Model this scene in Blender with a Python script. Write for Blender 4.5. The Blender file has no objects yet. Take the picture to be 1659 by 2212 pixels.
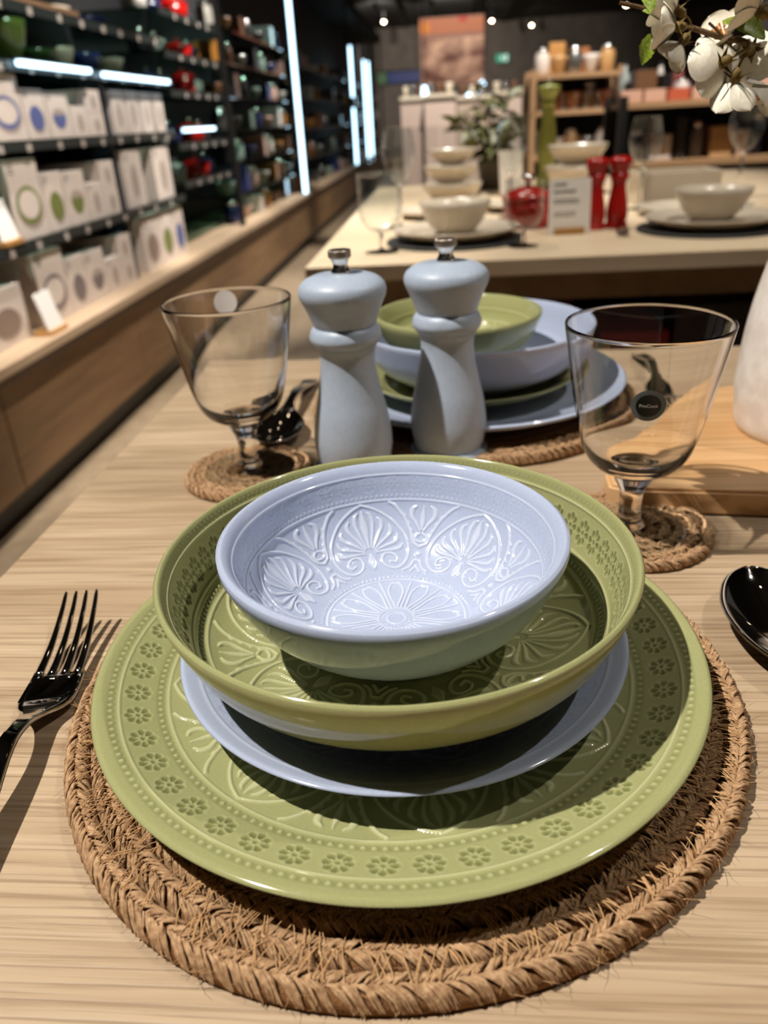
import bpy, bmesh, math, random
import numpy as np
from mathutils import Vector, Matrix
random.seed(7); rng = np.random.default_rng(7)
PI = math.pi
T = 0.75                                    # table top height
S = bpy.context.scene
COL = S.collection
# ------------------------------------------------------------------ camera
W, H, F = 1659., 2212., 1660.
TH, PSI, RHO = math.radians(27.1), math.radians(5.6), math.radians(-3.4)
CAM = np.array([0., 0., T + .2473])
_F = np.array([-math.sin(PSI)*math.cos(TH), math.cos(PSI)*math.cos(TH), -math.sin(TH)])
_R = np.array([math.cos(PSI), math.sin(PSI), 0.]); _U = np.cross(_R, _F)
CR = math.cos(RHO)*_R + math.sin(RHO)*_U; CU = -math.sin(RHO)*_R + math.cos(RHO)*_U
cam = bpy.data.cameras.new('camera'); camo = bpy.data.objects.new('camera', cam); COL.objects.link(camo)
m = Matrix.Identity(4)
for i in range(3):
    m[i][0] = CR[i]; m[i][1] = CU[i]; m[i][2] = -_F[i]; m[i][3] = CAM[i]
camo.matrix_world = m
cam.sensor_fit = 'VERTICAL'; cam.sensor_height = 36.; cam.lens = F/H*36.
cam.clip_start = .01; cam.clip_end = 60
cam.dof.use_dof = True; cam.dof.focus_distance = .325; cam.dof.aperture_fstop = 8.6
S.camera = camo
def RAY(px, py, x=None, y=None, z=None):
    d = _F + CR*(px-W/2)/F - CU*(py-H/2)/F
    if z is not None: t = (z-CAM[2])/d[2]
    elif y is not None: t = (y-CAM[1])/d[1]
    else: t = (x-CAM[0])/d[0]
    return CAM + d*t
# ------------------------------------------------------------------ world, exposure, lights
wd = bpy.data.worlds.new('store_ambient'); S.world = wd; wd.use_nodes = True
wd.node_tree.nodes['Background'].inputs[0].default_value = (1., .86, .72, 1)
wd.node_tree.nodes['Background'].inputs[1].default_value = .045
S.view_settings.view_transform = 'Standard'; S.view_settings.look = 'None'
S.view_settings.exposure = 0.22; S.view_settings.gamma = 1.0; S.view_settings.use_curve_mapping = False
CEIL = 3.0
S.cycles.max_bounces = 7; S.cycles.diffuse_bounces = 2; S.cycles.glossy_bounces = 3; S.cycles.transmission_bounces = 7; S.cycles.transparent_max_bounces = 10; S.cycles.light_sampling_threshold = .02; S.cycles.caustics_reflective = False
WARM = (1., .935, .85)
# (x, y, aim x, aim y, aim z, watts, cone degrees, label)
SPOTS = [
 (-1.02, .04, .00, .42, T, 250, 46, 'black track spotlight above the near table, lighting the plate stack'),
 (1.25, .42, .00, .34, T, 48, 46, 'black track spotlight to the right of the near table'),
 (-.98, 1.55, -.9, 1.9, .0, 240, 56, 'added black track spotlight above the aisle, brightening the floor and base panels'),  # added unseen lamp, lifts the dark aisle floor and base panels
 (-.30, 2.25, .05, 1.95, T, 78, 50, 'black track spotlight above the left setting of the far table'),
 (.75, 1.15, .52, 1.95, T, 85, 46, 'black track spotlight above the right setting of the far table'),
 (-.30, 2.70, -1.38, 2.85, .85, 250, 50, 'black track spotlight aimed at the boxed tableware shelves'),
 (-.30, 4.1, -1.38, 4.5, .9, 360, 56, 'black track spotlight aimed at the red casserole shelves'),
 (-.25, 6.6, -1.38, 6.2, 1.0, 320, 60, 'black track spotlight aimed at the bay before the first light strip'),
 (.3, 3.4, .25, 3.0, T, 190, 55, 'black track spotlight above the green plant'),
 (1.45, 3.3, 1.5, 4.5, .95, 260, 60, 'black track spotlight aimed at the wooden product rack'),
 (.95, 5.0, 1.0, 6.2, 1.0, 260, 64, 'black track spotlight aimed at the distant wooden shelves'),
 (.15, 9.6, .1, 12.0, 1.9, 260, 44, 'added black track spotlight brightening the hanging food poster'),  # extra out-of-view lamp, added so the poster is not dark
 (.1, 6.6, .1, 8.2, .9, 420, 64, 'black track spotlight aimed at the pale display panels'),
]
def spot(x, y, ax, ay, az, watts, cone, zl, caustic=False):
    l = bpy.data.lights.new('spot_beam', 'SPOT'); l.energy = watts; l.color = WARM; l.cycles.is_caustics_light = caustic
    l.spot_size = math.radians(cone); l.spot_blend = .55; l.shadow_soft_size = .022
    o = bpy.data.objects.new('spot_beam', l); COL.objects.link(o)
    d = Vector((ax-x, ay-y, az-zl)).normalized()
    o.location = Vector((x, y, zl)) + d*.085
    o.rotation_euler = d.to_track_quat('-Z', 'Y').to_euler()
    return o, d
# ------------------------------------------------------------------ materials
def lin(c):
    return tuple(((v/255.)/12.92 if v/255. <= .04045 else ((v/255.+.055)/1.055)**2.4) for v in c)
MATS = {}
def mat(name, rgb=(128,128,128), rough=.5, metal=0., spec=.5, coat=0., emit=None, es=0., trans=0.):
    if name in MATS: return MATS[name]
    mt = bpy.data.materials.new(name); mt.use_nodes = True; b = mt.node_tree.nodes['Principled BSDF']
    b.inputs['Base Color'].default_value = (*lin(rgb), 1); b.inputs['Roughness'].default_value = rough
    b.inputs['Metallic'].default_value = metal; b.inputs['Specular IOR Level'].default_value = spec
    b.inputs['Coat Weight'].default_value = coat
    if emit: b.inputs['Emission Color'].default_value = (*lin(emit), 1); b.inputs['Emission Strength'].default_value = es
    MATS[name] = mt; return mt
def nodes(mt): return mt.node_tree.nodes, mt.node_tree.links, mt.node_tree.nodes['Principled BSDF']
def noise_mat(name, c0, c1, scale=(5,5,5), nscale=1., detail=6, rough=.5, bump=0., bscale=None, lo=.35, hi=.65, spec=.5, dist=.001):
    if name in MATS: return MATS[name]
    mt = mat(name, c0, rough, spec=spec); N, L, b = nodes(mt)
    tc = N.new('ShaderNodeTexCoord'); mp = N.new('ShaderNodeMapping'); mp.inputs['Scale'].default_value = scale
    nz = N.new('ShaderNodeTexNoise'); nz.inputs['Scale'].default_value = nscale; nz.inputs['Detail'].default_value = detail
    rp = N.new('ShaderNodeValToRGB'); rp.color_ramp.elements[0].position = lo; rp.color_ramp.elements[1].position = hi
    rp.color_ramp.elements[0].color = (*lin(c0), 1); rp.color_ramp.elements[1].color = (*lin(c1), 1)
    L.new(tc.outputs['Object'], mp.inputs[0]); L.new(mp.outputs[0], nz.inputs[0]); L.new(nz.outputs[0], rp.inputs[0]); L.new(rp.outputs[0], b.inputs['Base Color'])
    if bump:
        bp = N.new('ShaderNodeBump'); bp.inputs['Strength'].default_value = bump; bp.inputs['Distance'].default_value = dist
        L.new(nz.outputs[0], bp.inputs['Height']); L.new(bp.outputs[0], b.inputs['Normal'])
    return mt
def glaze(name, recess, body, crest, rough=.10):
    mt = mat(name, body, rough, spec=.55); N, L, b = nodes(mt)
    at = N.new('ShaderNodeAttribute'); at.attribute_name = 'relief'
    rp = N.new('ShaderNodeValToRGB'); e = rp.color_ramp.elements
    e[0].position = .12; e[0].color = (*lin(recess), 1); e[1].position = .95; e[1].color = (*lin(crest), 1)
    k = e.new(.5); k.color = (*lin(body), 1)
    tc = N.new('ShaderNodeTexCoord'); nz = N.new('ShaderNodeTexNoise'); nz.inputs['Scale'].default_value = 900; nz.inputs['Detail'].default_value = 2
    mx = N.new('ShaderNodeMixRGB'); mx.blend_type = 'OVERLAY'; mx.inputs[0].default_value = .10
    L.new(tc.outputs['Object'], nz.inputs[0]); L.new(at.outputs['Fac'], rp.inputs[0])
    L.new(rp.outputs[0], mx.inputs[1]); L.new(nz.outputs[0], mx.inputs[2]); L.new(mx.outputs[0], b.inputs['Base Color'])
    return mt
def thin_glass(name, tint=(250,252,252), edge=.5, base=.03):
    """thin clear pane: transparent with a Fresnel gloss"""
    if name in MATS: return MATS[name]
    mt = bpy.data.materials.new(name); mt.use_nodes = True; N, L = mt.node_tree.nodes, mt.node_tree.links; N.clear()
    o = N.new('ShaderNodeOutputMaterial'); mx = N.new('ShaderNodeMixShader'); tr = N.new('ShaderNodeBsdfTransparent'); gl = N.new('ShaderNodeBsdfGlossy')
    tr.inputs[0].default_value = (*lin(tint), 1); gl.inputs['Roughness'].default_value = .02; gl.inputs[0].default_value = (1,1,1,1)
    fr = N.new('ShaderNodeFresnel'); fr.inputs[0].default_value = 1.5
    ge = N.new('ShaderNodeNewGeometry'); io = N.new('ShaderNodeMapRange'); io.inputs['To Min'].default_value = 1.5; io.inputs['To Max'].default_value = 1/1.5
    L.new(ge.outputs['Backfacing'], io.inputs['Value']); L.new(io.outputs[0], fr.inputs[0]); L.new(fr.outputs[0], mx.inputs[0]); L.new(tr.outputs[0], mx.inputs[1]); L.new(gl.outputs[0], mx.inputs[2]); L.new(mx.outputs[0], o.inputs[0])
    MATS[name] = mt; return mt
def wall_glass(name):
    if name in MATS: return MATS[name]
    mt = thin_glass(name); N, L = mt.node_tree.nodes, mt.node_tree.links
    o = [n for n in N if n.type == 'OUTPUT_MATERIAL'][0]; src = o.inputs[0].links[0].from_socket
    g = N.new('ShaderNodeBsdfGlass'); g.inputs['IOR'].default_value = 1.48; g.inputs['Roughness'].default_value = 0
    m2 = N.new('ShaderNodeMixShader'); m2.inputs[0].default_value = .55; L.new(src, m2.inputs[1]); L.new(g.outputs[0], m2.inputs[2]); L.new(m2.outputs[0], o.inputs[0]); return mt
def solid_glass(name):
    if name in MATS: return MATS[name]
    mt = bpy.data.materials.new(name); mt.use_nodes = True; N, L = mt.node_tree.nodes, mt.node_tree.links; N.clear()
    o = N.new('ShaderNodeOutputMaterial'); g = N.new('ShaderNodeBsdfGlass'); g.inputs['IOR'].default_value = 1.5; g.inputs['Roughness'].default_value = 0
    L.new(g.outputs[0], o.inputs[0]); MATS[name] = mt; return mt
def oak(name, c_dark, c_mid, c_light, rough=.45, line=.5, along='X', fine=False):
    mt = mat(name, c_mid, rough, spec=.4); N, L, b = nodes(mt)
    tc = N.new('ShaderNodeTexCoord')
    def nz(sc, detail=5, dist=0.):
        mp = N.new('ShaderNodeMapping'); mp.inputs['Scale'].default_value = sc if along == 'X' else (sc[1], sc[0], sc[2])
        n = N.new('ShaderNodeTexNoise'); n.inputs['Scale'].default_value = 1; n.inputs['Detail'].default_value = detail; n.inputs['Distortion'].default_value = dist
        L.new(tc.outputs['Object'], mp.inputs[0]); L.new(mp.outputs[0], n.inputs[0]); return n
    def ramp(n, p0, p1, c0, c1):
        r = N.new('ShaderNodeValToRGB'); r.color_ramp.elements[0].position = p0; r.color_ramp.elements[1].position = p1
        r.color_ramp.elements[0].color = (*lin(c0), 1); r.color_ramp.elements[1].color = (*lin(c1), 1); L.new(n.outputs[0], r.inputs[0]); return r
    a = ramp(nz((5, 90, 26), 8, .8) if fine else nz((2.2, 26, 26), 5, .6), .33, .68, c_mid, c_light)
    g = ramp(nz((9, 520, 60), 5, .35), .37, .52, (0,0,0), (255,255,255)) if fine else ramp(nz((4, 330, 60), 4, .3), .36, .50, (0,0,0), (255,255,255))
    m1 = N.new('ShaderNodeMixRGB'); m1.inputs[2].default_value = (*lin(c_dark), 1)
    iv = N.new('ShaderNodeMath'); iv.operation = 'SUBTRACT'; iv.inputs[0].default_value = 1.
    ml = N.new('ShaderNodeMath'); ml.operation = 'MULTIPLY'; ml.inputs[1].default_value = line
    L.new(g.outputs[0], iv.inputs[1]); L.new(iv.outputs[0], ml.inputs[0]); L.new(ml.outputs[0], m1.inputs[0]); L.new(a.outputs[0], m1.inputs[1])
    br = ramp(nz((1.2, 9, 9), 3, .4), .42, .62, (0,0,0), (255,255,255))
    m2 = N.new('ShaderNodeMixRGB'); m2.inputs[2].default_value = (*lin(c_dark), 1); s = N.new('ShaderNodeMath'); s.operation = 'MULTIPLY'; s.inputs[1].default_value = .22
    L.new(br.outputs[0], s.inputs[0]); L.new(s.outputs[0], m2.inputs[0]); L.new(m1.outputs[0], m2.inputs[1]); L.new(m2.outputs[0], b.inputs['Base Color'])
    bp = N.new('ShaderNodeBump'); bp.inputs['Strength'].default_value = .25; bp.inputs['Distance'].default_value = .0004
    L.new(g.outputs[0], bp.inputs['Height']); L.new(bp.outputs[0], b.inputs['Normal'])
    return mt
M_TABLE = oak('oak_laminate', (126,100,74), (176,151,121), (203,180,150), line=.55, fine=True)
M_TABLE2 = oak('pale_oak', (190,165,130), (220,197,163), (232,212,182), line=.25)
M_BASEWOOD = oak('brown_oak', (88,66,44), (128,98,68), (146,114,80), line=.3, along='Y')
M_LEDGE = oak('ledge_oak', (150,122,95), (190,164,135), (205,180,152), line=.2, along='Y')
M_BOARD = oak('ash_board', (172,122,72), (216,170,118), (230,190,142), line=.6)
M_STEEL = mat('polished_steel', (205,203,200), .06, metal=1.)
M_CHROME = mat('chrome', (222,218,212), .16, metal=1.)
M_MILL = noise_mat('pale_blue_paint', (166,179,198), (172,185,203), nscale=60, rough=.42)
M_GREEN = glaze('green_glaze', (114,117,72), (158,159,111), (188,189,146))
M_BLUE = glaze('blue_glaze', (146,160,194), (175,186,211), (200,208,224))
M_GREEN2 = mat('green_glaze_plain', (158,165,98), .12); M_BLUE2 = mat('blue_glaze_plain', (178,192,220), .12)
M_CREAM = mat('cream_stoneware', (205,192,172), .25); M_SLATE = noise_mat('slate', (34,34,35), (48,47,46), nscale=80, rough=.7)
M_BLACK = mat('black_metal', (16,15,14), .45); M_DARK = mat('dark_panel', (24,24,27), .6); M_NAVY = mat('navy_panel', (22,28,42), .6)
M_WHITEBOX = noise_mat('white_card', (218,204,194), (224,211,201), nscale=8, rough=.6)
M_PAPER = mat('white_paper', (247,243,238), .7)
M_GLASS = thin_glass('clear_glass'); M_WGLASS = wall_glass('goblet_glass'); M_SGLASS = solid_glass('solid_clear_glass')
M_SHELFGLASS = thin_glass('shelf_glass', (178,200,194))
M_LED = mat('led_tube', (230,240,245), .4, emit=(178,216,238), es=4.2)
M_RED = mat('red_enamel', (176,24,18), .22); M_INK = mat('grey_ink', (120,112,108), .7)
M_JUTE = noise_mat('jute', (142,108,76), (204,169,131), scale=(1,1,1), nscale=420, detail=4, rough=.85, bump=.5, lo=.3, hi=.72, spec=.15, dist=.0006)
M_JUTE_D = noise_mat('jute_core', (104,72,44), (150,108,72), nscale=300, rough=.9, bump=.4, spec=.1)
M_FIBRE = mat('jute_fibre', (206,164,116), .8, spec=.2)
# ------------------------------------------------------------------ mesh helpers
def mesh_obj(name, V, Fc, mt, parent=None, smooth=True, loc=None):
    me = bpy.data.meshes.new(name)
    V = np.asarray(V, dtype=np.float32)
    if isinstance(Fc, np.ndarray) and Fc.ndim == 2:
        n, k = Fc.shape
        me.vertices.add(len(V)); me.vertices.foreach_set('co', V.ravel())
        me.loops.add(n*k); me.loops.foreach_set('vertex_index', Fc.astype(np.int32).ravel())
        me.polygons.add(n); me.polygons.foreach_set('loop_start', np.arange(0, n*k, k, dtype=np.int32))
        me.update(calc_edges=True); me.validate()
    else:
        me.from_pydata(V.tolist(), [], [list(map(int, f)) for f in Fc]); me.update()
    if smooth: me.polygons.foreach_set('use_smooth', np.ones(len(me.polygons), dtype=bool))
    me.materials.append(mt)
    o = bpy.data.objects.new(name, me); COL.objects.link(o)
    if parent is not None: o.parent = parent
    if loc is not None: o.location = loc
    return o
def data_obj(name, me, parent=None, loc=None, rot=None, scale=None):
    o = bpy.data.objects.new(name, me); COL.objects.link(o)
    if parent is not None: o.parent = parent
    if loc is not None: o.location = loc
    if rot is not None: o.rotation_euler = rot
    if scale is not None: o.scale = scale
    return o
def tag(o, label, cat, group=None, kind=None):
    o['label'] = label; o['category'] = cat
    if group: o['group'] = group
    if kind: o['kind'] = kind
    return o
def struct(o, label=None):
    o['kind'] = 'structure'
    if label: o['label'] = label
    return o
def thing(name, label, cat, loc=(0,0,0), rz=0., group=None):
    o = bpy.data.objects.new(name, None); COL.objects.link(o); o.empty_display_size = .05
    o.location = loc; o.rotation_euler = (0,0,rz); return tag(o, label, cat, group)
def copy_tree(o, parent=None):
    c = o.copy(); COL.objects.link(c); c.parent = parent
    for ch in [x for x in bpy.data.objects if x.parent == o]: copy_tree(ch, c)
    return c
def grid_faces(nr, nc, wrap=True):
    i = np.arange(nr-1)[:,None]; j = np.arange(nc if wrap else nc-1)[None,:]; j2 = (j+1) % nc
    return np.stack([i*nc+j, i*nc+j2, (i+1)*nc+j2, (i+1)*nc+j], -1).reshape(-1, 4)
def lathe(name, prof, mt, parent=None, seg=48, loc=None, cap=True, smooth=True):
    """profile of (r,z) from bottom to top; r=0 ends make poles"""
    p = np.array(prof, float); a = np.arange(seg)*2*PI/seg
    V = np.stack([p[:,0,None]*np.cos(a), p[:,0,None]*np.sin(a), np.repeat(p[:,1,None], seg, 1)], -1).reshape(-1, 3)
    Fc = [tuple(f) for f in grid_faces(len(p), seg)]
    if cap:
        if p[0,0] > 1e-6: Fc.append(tuple(range(seg))[::-1])
        if p[-1,0] > 1e-6: Fc.append(tuple((len(p)-1)*seg+k for k in range(seg)))
    o = mesh_obj(name, V, Fc, mt, parent, smooth, loc)
    if p[:,0].min() < 1e-6:
        bm = bmesh.new(); bm.from_mesh(o.data); bmesh.ops.remove_doubles(bm, verts=bm.verts, dist=1e-6); bm.to_mesh(o.data); bm.free()
    return o
def cr(pts, n=8):
    """Catmull-Rom through points"""
    P = np.array(pts, float); Q = np.vstack([2*P[0]-P[1], P, 2*P[-1]-P[-2]]); out = []
    for i in range(1, len(Q)-2):
        t = np.linspace(0, 1, n, endpoint=False)[:,None]; p0, p1, p2, p3 = Q[i-1], Q[i], Q[i+1], Q[i+2]
        out.append(.5*((2*p1)+(-p0+p2)*t+(2*p0-5*p1+4*p2-p3)*t**2+(-p0+3*p1-3*p2+p3)*t**3))
    return np.vstack(out+[P[-1:]])
def box(name, lo, hi, mt, parent=None, bevel=0.):
    bm = bmesh.new(); bmesh.ops.create_cube(bm, size=1.)
    lo, hi = np.array(lo, float), np.array(hi, float)
    for v in bm.verts: v.co = Vector([(lo[k]+hi[k])/2 + v.co[k]*(hi[k]-lo[k]) for k in range(3)])
    if bevel: bmesh.ops.bevel(bm, geom=bm.edges[:], offset=bevel, segments=2, affect='EDGES', profile=.7)
    me = bpy.data.meshes.new(name); bm.to_mesh(me); bm.free(); me.materials.append(mt)
    o = bpy.data.objects.new(name, me); COL.objects.link(o)
    if parent is not None: o.parent = parent
    return o
def tubes(name, lines, radii, mt, parent=None, k=6, closed_ends=True):
    """many tapered tubes as one mesh"""
    Vs, Fs, base = [], [], 0; a = np.arange(k)*2*PI/k; ca, sa = np.cos(a), np.sin(a)
    for P, r in zip(lines, radii):
        P = np.asarray(P, float); n = len(P); r = np.broadcast_to(np.asarray(r, float), (n,))
        t = np.gradient(P, axis=0); t /= np.linalg.norm(t, axis=1, keepdims=True)+1e-12
        ref = np.array([0,0,1.]) if abs(t[:,2]).mean() < .8 else np.array([1.,0,0])
        u = np.cross(t, ref); u /= np.linalg.norm(u, axis=1, keepdims=True)+1e-12; v = np.cross(t, u)
        V = P[:,None,:] + r[:,None,None]*(ca[None,:,None]*u[:,None,:]+sa[None,:,None]*v[:,None,:])
        Vs.append(V.reshape(-1, 3)); f = grid_faces(n, k)+base; Fs.append(f); base += n*k
    return mesh_obj(name, np.vstack(Vs), np.vstack(Fs), mt, parent)
def poly_plate(name, pts2, z0, z1, mt, parent=None, bevel=0.):
    n = len(pts2); V = [(x, y, z0) for x, y in pts2]+[(x, y, z1) for x, y in pts2]
    Fc = [tuple(range(n))[::-1], tuple(range(n, 2*n))]+[(i, (i+1) % n, n+(i+1) % n, n+i) for i in range(n)]
    o = mesh_obj(name, V, Fc, mt, parent, smooth=False)
    if bevel:
        bm = bmesh.new(); bm.from_mesh(o.data); bm.normal_update()
        bmesh.ops.bevel(bm, geom=[e for e in bm.edges if abs(e.verts[0].co.z-e.verts[1].co.z) < 1e-7], offset=bevel, segments=2, affect='EDGES'); bm.to_mesh(o.data); bm.free()
    return o
def ordinal(i): return ['first','second','third','fourth','fifth','sixth','seventh','eighth','ninth','tenth','eleventh','twelfth'][i]
# ================================================================== the setting
struct(box('floor', (-2.2, -2.5, -.05), (8, 24.2, 0), noise_mat('floor_vinyl', (150,130,106), (166,146,120), nscale=3, rough=.45)))
M_CEIL = noise_mat('dark_ceiling', (30,28,26), (38,35,33), nscale=1.2, rough=.8)
struct(box('ceiling', (-2.2, -2.5, CEIL+.12), (8, 24.2, CEIL+.2), M_CEIL))
struct(box('wall_left', (-1.95, -2.5, 0), (-1.85, 24.2, CEIL+.12), noise_mat('dark_wall', (52,48,45), (60,55,52), nscale=1.5, rough=.8)))
struct(box('wall_back', (-1.95, 24, 0), (8, 24.1, CEIL+.12), noise_mat('grey_wall', (92,82,74), (104,94,85), nscale=.8, rough=.8)))
# ------------------------------------------------------------------ near table
nt = thing('display_table', 'near display table with pale oak grain top, carrying the green and blue plates', 'table', (0,0,0))
ttop = box('table_top', (-.287, -.75, T-.032), (1.35, .875, T), M_TABLE, nt, .0015); ttop.cycles.is_caustics_receiver = True
M_TBODY = mat('table_body', (92,78,62), .6)
for sx, sy in ((-.23, -.68), (-.23, .80), (1.28, -.68), (1.28, .80)):
    box('leg', (sx-.03, sy-.03, 0), (sx+.03, sy+.03, T-.032), M_TBODY, nt, .002)
box('apron', (-.25, .79, T-.10), (1.31, .81, T-.032), M_TBODY, nt); box('apron', (-.25, -.70, T-.10), (-.23, .81, T-.032), M_TBODY, nt)
# ------------------------------------------------------------------ embossed tableware
def seg_field(X, Y, curves):
    """raised height (0..1) of a set of drawn strokes"""
    out = np.zeros_like(X)
    for pts, w in curves:
        pts = np.asarray(pts, float); w = np.broadcast_to(np.asarray(w, float), (len(pts),))
        lo = pts.min(0)-w.max(); hi = pts.max(0)+w.max()
        mk = (X > lo[0]) & (X < hi[0]) & (Y > lo[1]) & (Y < hi[1])
        if not mk.any(): continue
        x, y = X[mk], Y[mk]; best = np.zeros_like(x)
        for i in range(len(pts)-1):
            a, b = pts[i], pts[i+1]; d = b-a; L2 = d@d+1e-12
            t = np.clip(((x-a[0])*d[0]+(y-a[1])*d[1])/L2, 0, 1)
            dd = np.hypot(x-a[0]-t*d[0], y-a[1]-t*d[1]); ww = w[i]+(w[i+1]-w[i])*t
            best = np.maximum(best, np.clip(1-(dd/np.maximum(ww, 1e-6))**2, 0, 1))
        out[mk] = np.maximum(out[mk], np.sqrt(best))
    return out
def teardrop(n, wmax, w0=.3, w1=.15):
    t = np.linspace(0, 1, n); return wmax*np.clip(np.where(t < .62, w0+(1-w0)*t/.62, 1-(1-w1)*((t-.62)/.38)**2), .05, 1)
def palmette_curves():
    C = []
    fr = cr([(0,.985),(.16,.90),(.31,.76),(.42,.56),(.43,.36),(.36,.18),(.25,.08),(.15,.10),(.105,.19),(.14,.28),(.22,.295),(.275,.235),(.25,.165),(.20,.18)], 6)
    C.append((fr, np.linspace(.019, .017, len(fr))))
    C.append((np.array([(0,.40),(0,.55),(0,.68),(0,.80),(0,.90)]), [.012,.026,.046,.034,.008]))
    ends = [((.03,.40),(.07,.58),(.10,.74),(.085,.84),(.05,.885)), ((.045,.385),(.11,.52),(.185,.66),(.195,.745),(.165,.80)),
            ((.055,.365),(.14,.45),(.255,.555),(.285,.625),(.275,.69)), ((.06,.345),(.15,.39),(.285,.445),(.33,.50),(.345,.565)),
            ((.06,.325),(.15,.335),(.27,.345),(.34,.375),(.375,.43))]
    for e in ends:
        p = cr(e, 4); C.append((p, teardrop(len(p), .027, .35, .2)))
    C.append((np.array([(0,.10),(.035,.19),(0,.30)]), .018)); C.append((np.array([(0,.13),(0,.27)]), .02))
    return C
def lotus_curves():
    C = []
    C.append((np.array([(0,.62),(0,.72),(0,.82),(0,.94)]), [.012,.034,.030,.006]))
    p = cr([(.02,.60),(.07,.70),(.135,.80),(.135,.89),(.085,.935)], 4); C.append((p, teardrop(len(p), .034, .35, .3)))
    p = cr([(.02,.57),(.065,.53),(.06,.475),(.0,.455)], 4); C.append((p, .018))
    p = cr([(.42,.99),(.34,.93),(.22,.78),(.13,.60),(.08,.45),(0,.385)], 5); C.append((p, .020))
    for a, b in (((.115,.56),(.15,.64)), ((.155,.65),(.195,.735)), ((.20,.74),(.25,.83)), ((.27,.82),(.33,.91)), ((.09,.50),(.11,.55))):
        mid = ((a[0]+b[0])/2-.012, (a[1]+b[1])/2+.012); p = cr([a, mid, b], 3); C.append((p, teardrop(len(p), .020)))
    C.append((np.array([(0,.29),(0,.292)]), .036))
    p = cr([(0,.19),(.035,.185),(.055,.12),(.085,.075),(.13,.05)], 4); C.append((p, .020))
    p = cr([(0,.115),(.02,.075),(.05,.03)], 3); C.append((p, .018))
    return C
PALM, LOTUS = palmette_curves(), lotus_curves()
def relief(theta, s, r, spec, K):
    """spec: dict of ring features by arc length; theta, s, r are (ns, nth) for ONE 45 degree sector; returns metres"""
    hgt = np.zeros_like(theta); ab = np.abs(theta)
    for s0, s1, amp in spec.get('palm', []):
        L = s1-s0; V = (s-s0)/L
        f = np.maximum(seg_field(ab*r/L/1.18, V, PALM), seg_field((PI/K-ab)*r/L/1.12, V, LOTUS))
        hgt = np.maximum(hgt, amp*f)
    for sb, w, amp in spec.get('lines', []):
        hgt = np.maximum(hgt, amp*np.sqrt(np.clip(1-((s-sb)/w)**2, 0, 1)))
    for sb, w, amp in spec.get('grooves', []):
        hgt = hgt-amp*np.sqrt(np.clip(1-((s-sb)/w)**2, 0, 1))
    for sb, n, rad, amp in spec.get('beads', []):
        p = 2*PI/n; dt = ((theta+PI) % p)-p/2
        d2 = (dt*r)**2+(s-sb)**2
        hgt = hgt+amp*np.sqrt(np.clip(1-d2/rad**2, 0, 1))-.45*amp*np.clip(1-((s-sb)/(rad*1.9))**2, 0, 1)
    for sb, n, rad, amp, st in spec.get('flowers', []):
        p = 2*PI/n; dt = ((theta+PI) % p)-p/2; x = dt*r; y = (s-sb)/st
        rho = np.hypot(x, y)/rad; ph = np.arctan2(y, x); q = PI/4
        dp = ((ph+q/2) % q)-q/2
        u = (rho*np.cos(dp)-.64)/.33; v = rho*np.sin(dp)/np.maximum(.10+.18*np.clip((rho-.28)/.5, 0, 1), .05)
        pet = np.clip(1-u*u-v*v, 0, 1); cen = np.clip(1-(rho/.17)**2, 0, 1)
        hgt = hgt-amp*np.sqrt(np.maximum(pet, cen))+.35*amp*np.clip(1-((rho-.6)/.55)**2, 0, 1)*(pet <= 0)*(cen <= 0)
    for s0, s1, n, amp in spec.get('petals', []):          # looped petals of the centre medallion
        p = 2*PI/n; dt = ((theta+PI) % p)-p/2; t = np.clip((s-s0)/(s1-s0), 0, 1); x = np.abs(dt)*r
        hw = (.06+.30*np.sin(PI*np.clip(t, 0, 1)**1.5*.97)**.9)*p*s1*.62
        ring = np.clip(1-((x-hw)/.0007)**2, 0, 1)*(t > .02)*(t < .985)
        cap = np.clip(1-((s-(s0+.93*(s1-s0)))/.0007)**2, 0, 1)*(x < p*s1*.13)
        div = np.clip(1-((p/2-np.abs(dt))*r/.0006)**2, 0, 1)*(s > s0)*(s < s1*1.02)
        hgt = np.maximum(hgt, amp*np.sqrt(np.maximum(np.maximum(ring, cap), div)))
    return hgt
def profile_arc(prof, n):
    P = cr(prof, 14); d = np.r_[0, np.cumsum(np.hypot(*np.diff(P, axis=0).T))]; u = np.linspace(0, d[-1], n)
    return np.interp(u, d, P[:,0]), np.interp(u, d, P[:,1]), u
def s_of_r(prof, r):
    R_, Z_, U_ = profile_arc(prof, 2000); return float(np.interp(r, R_, U_))
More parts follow.
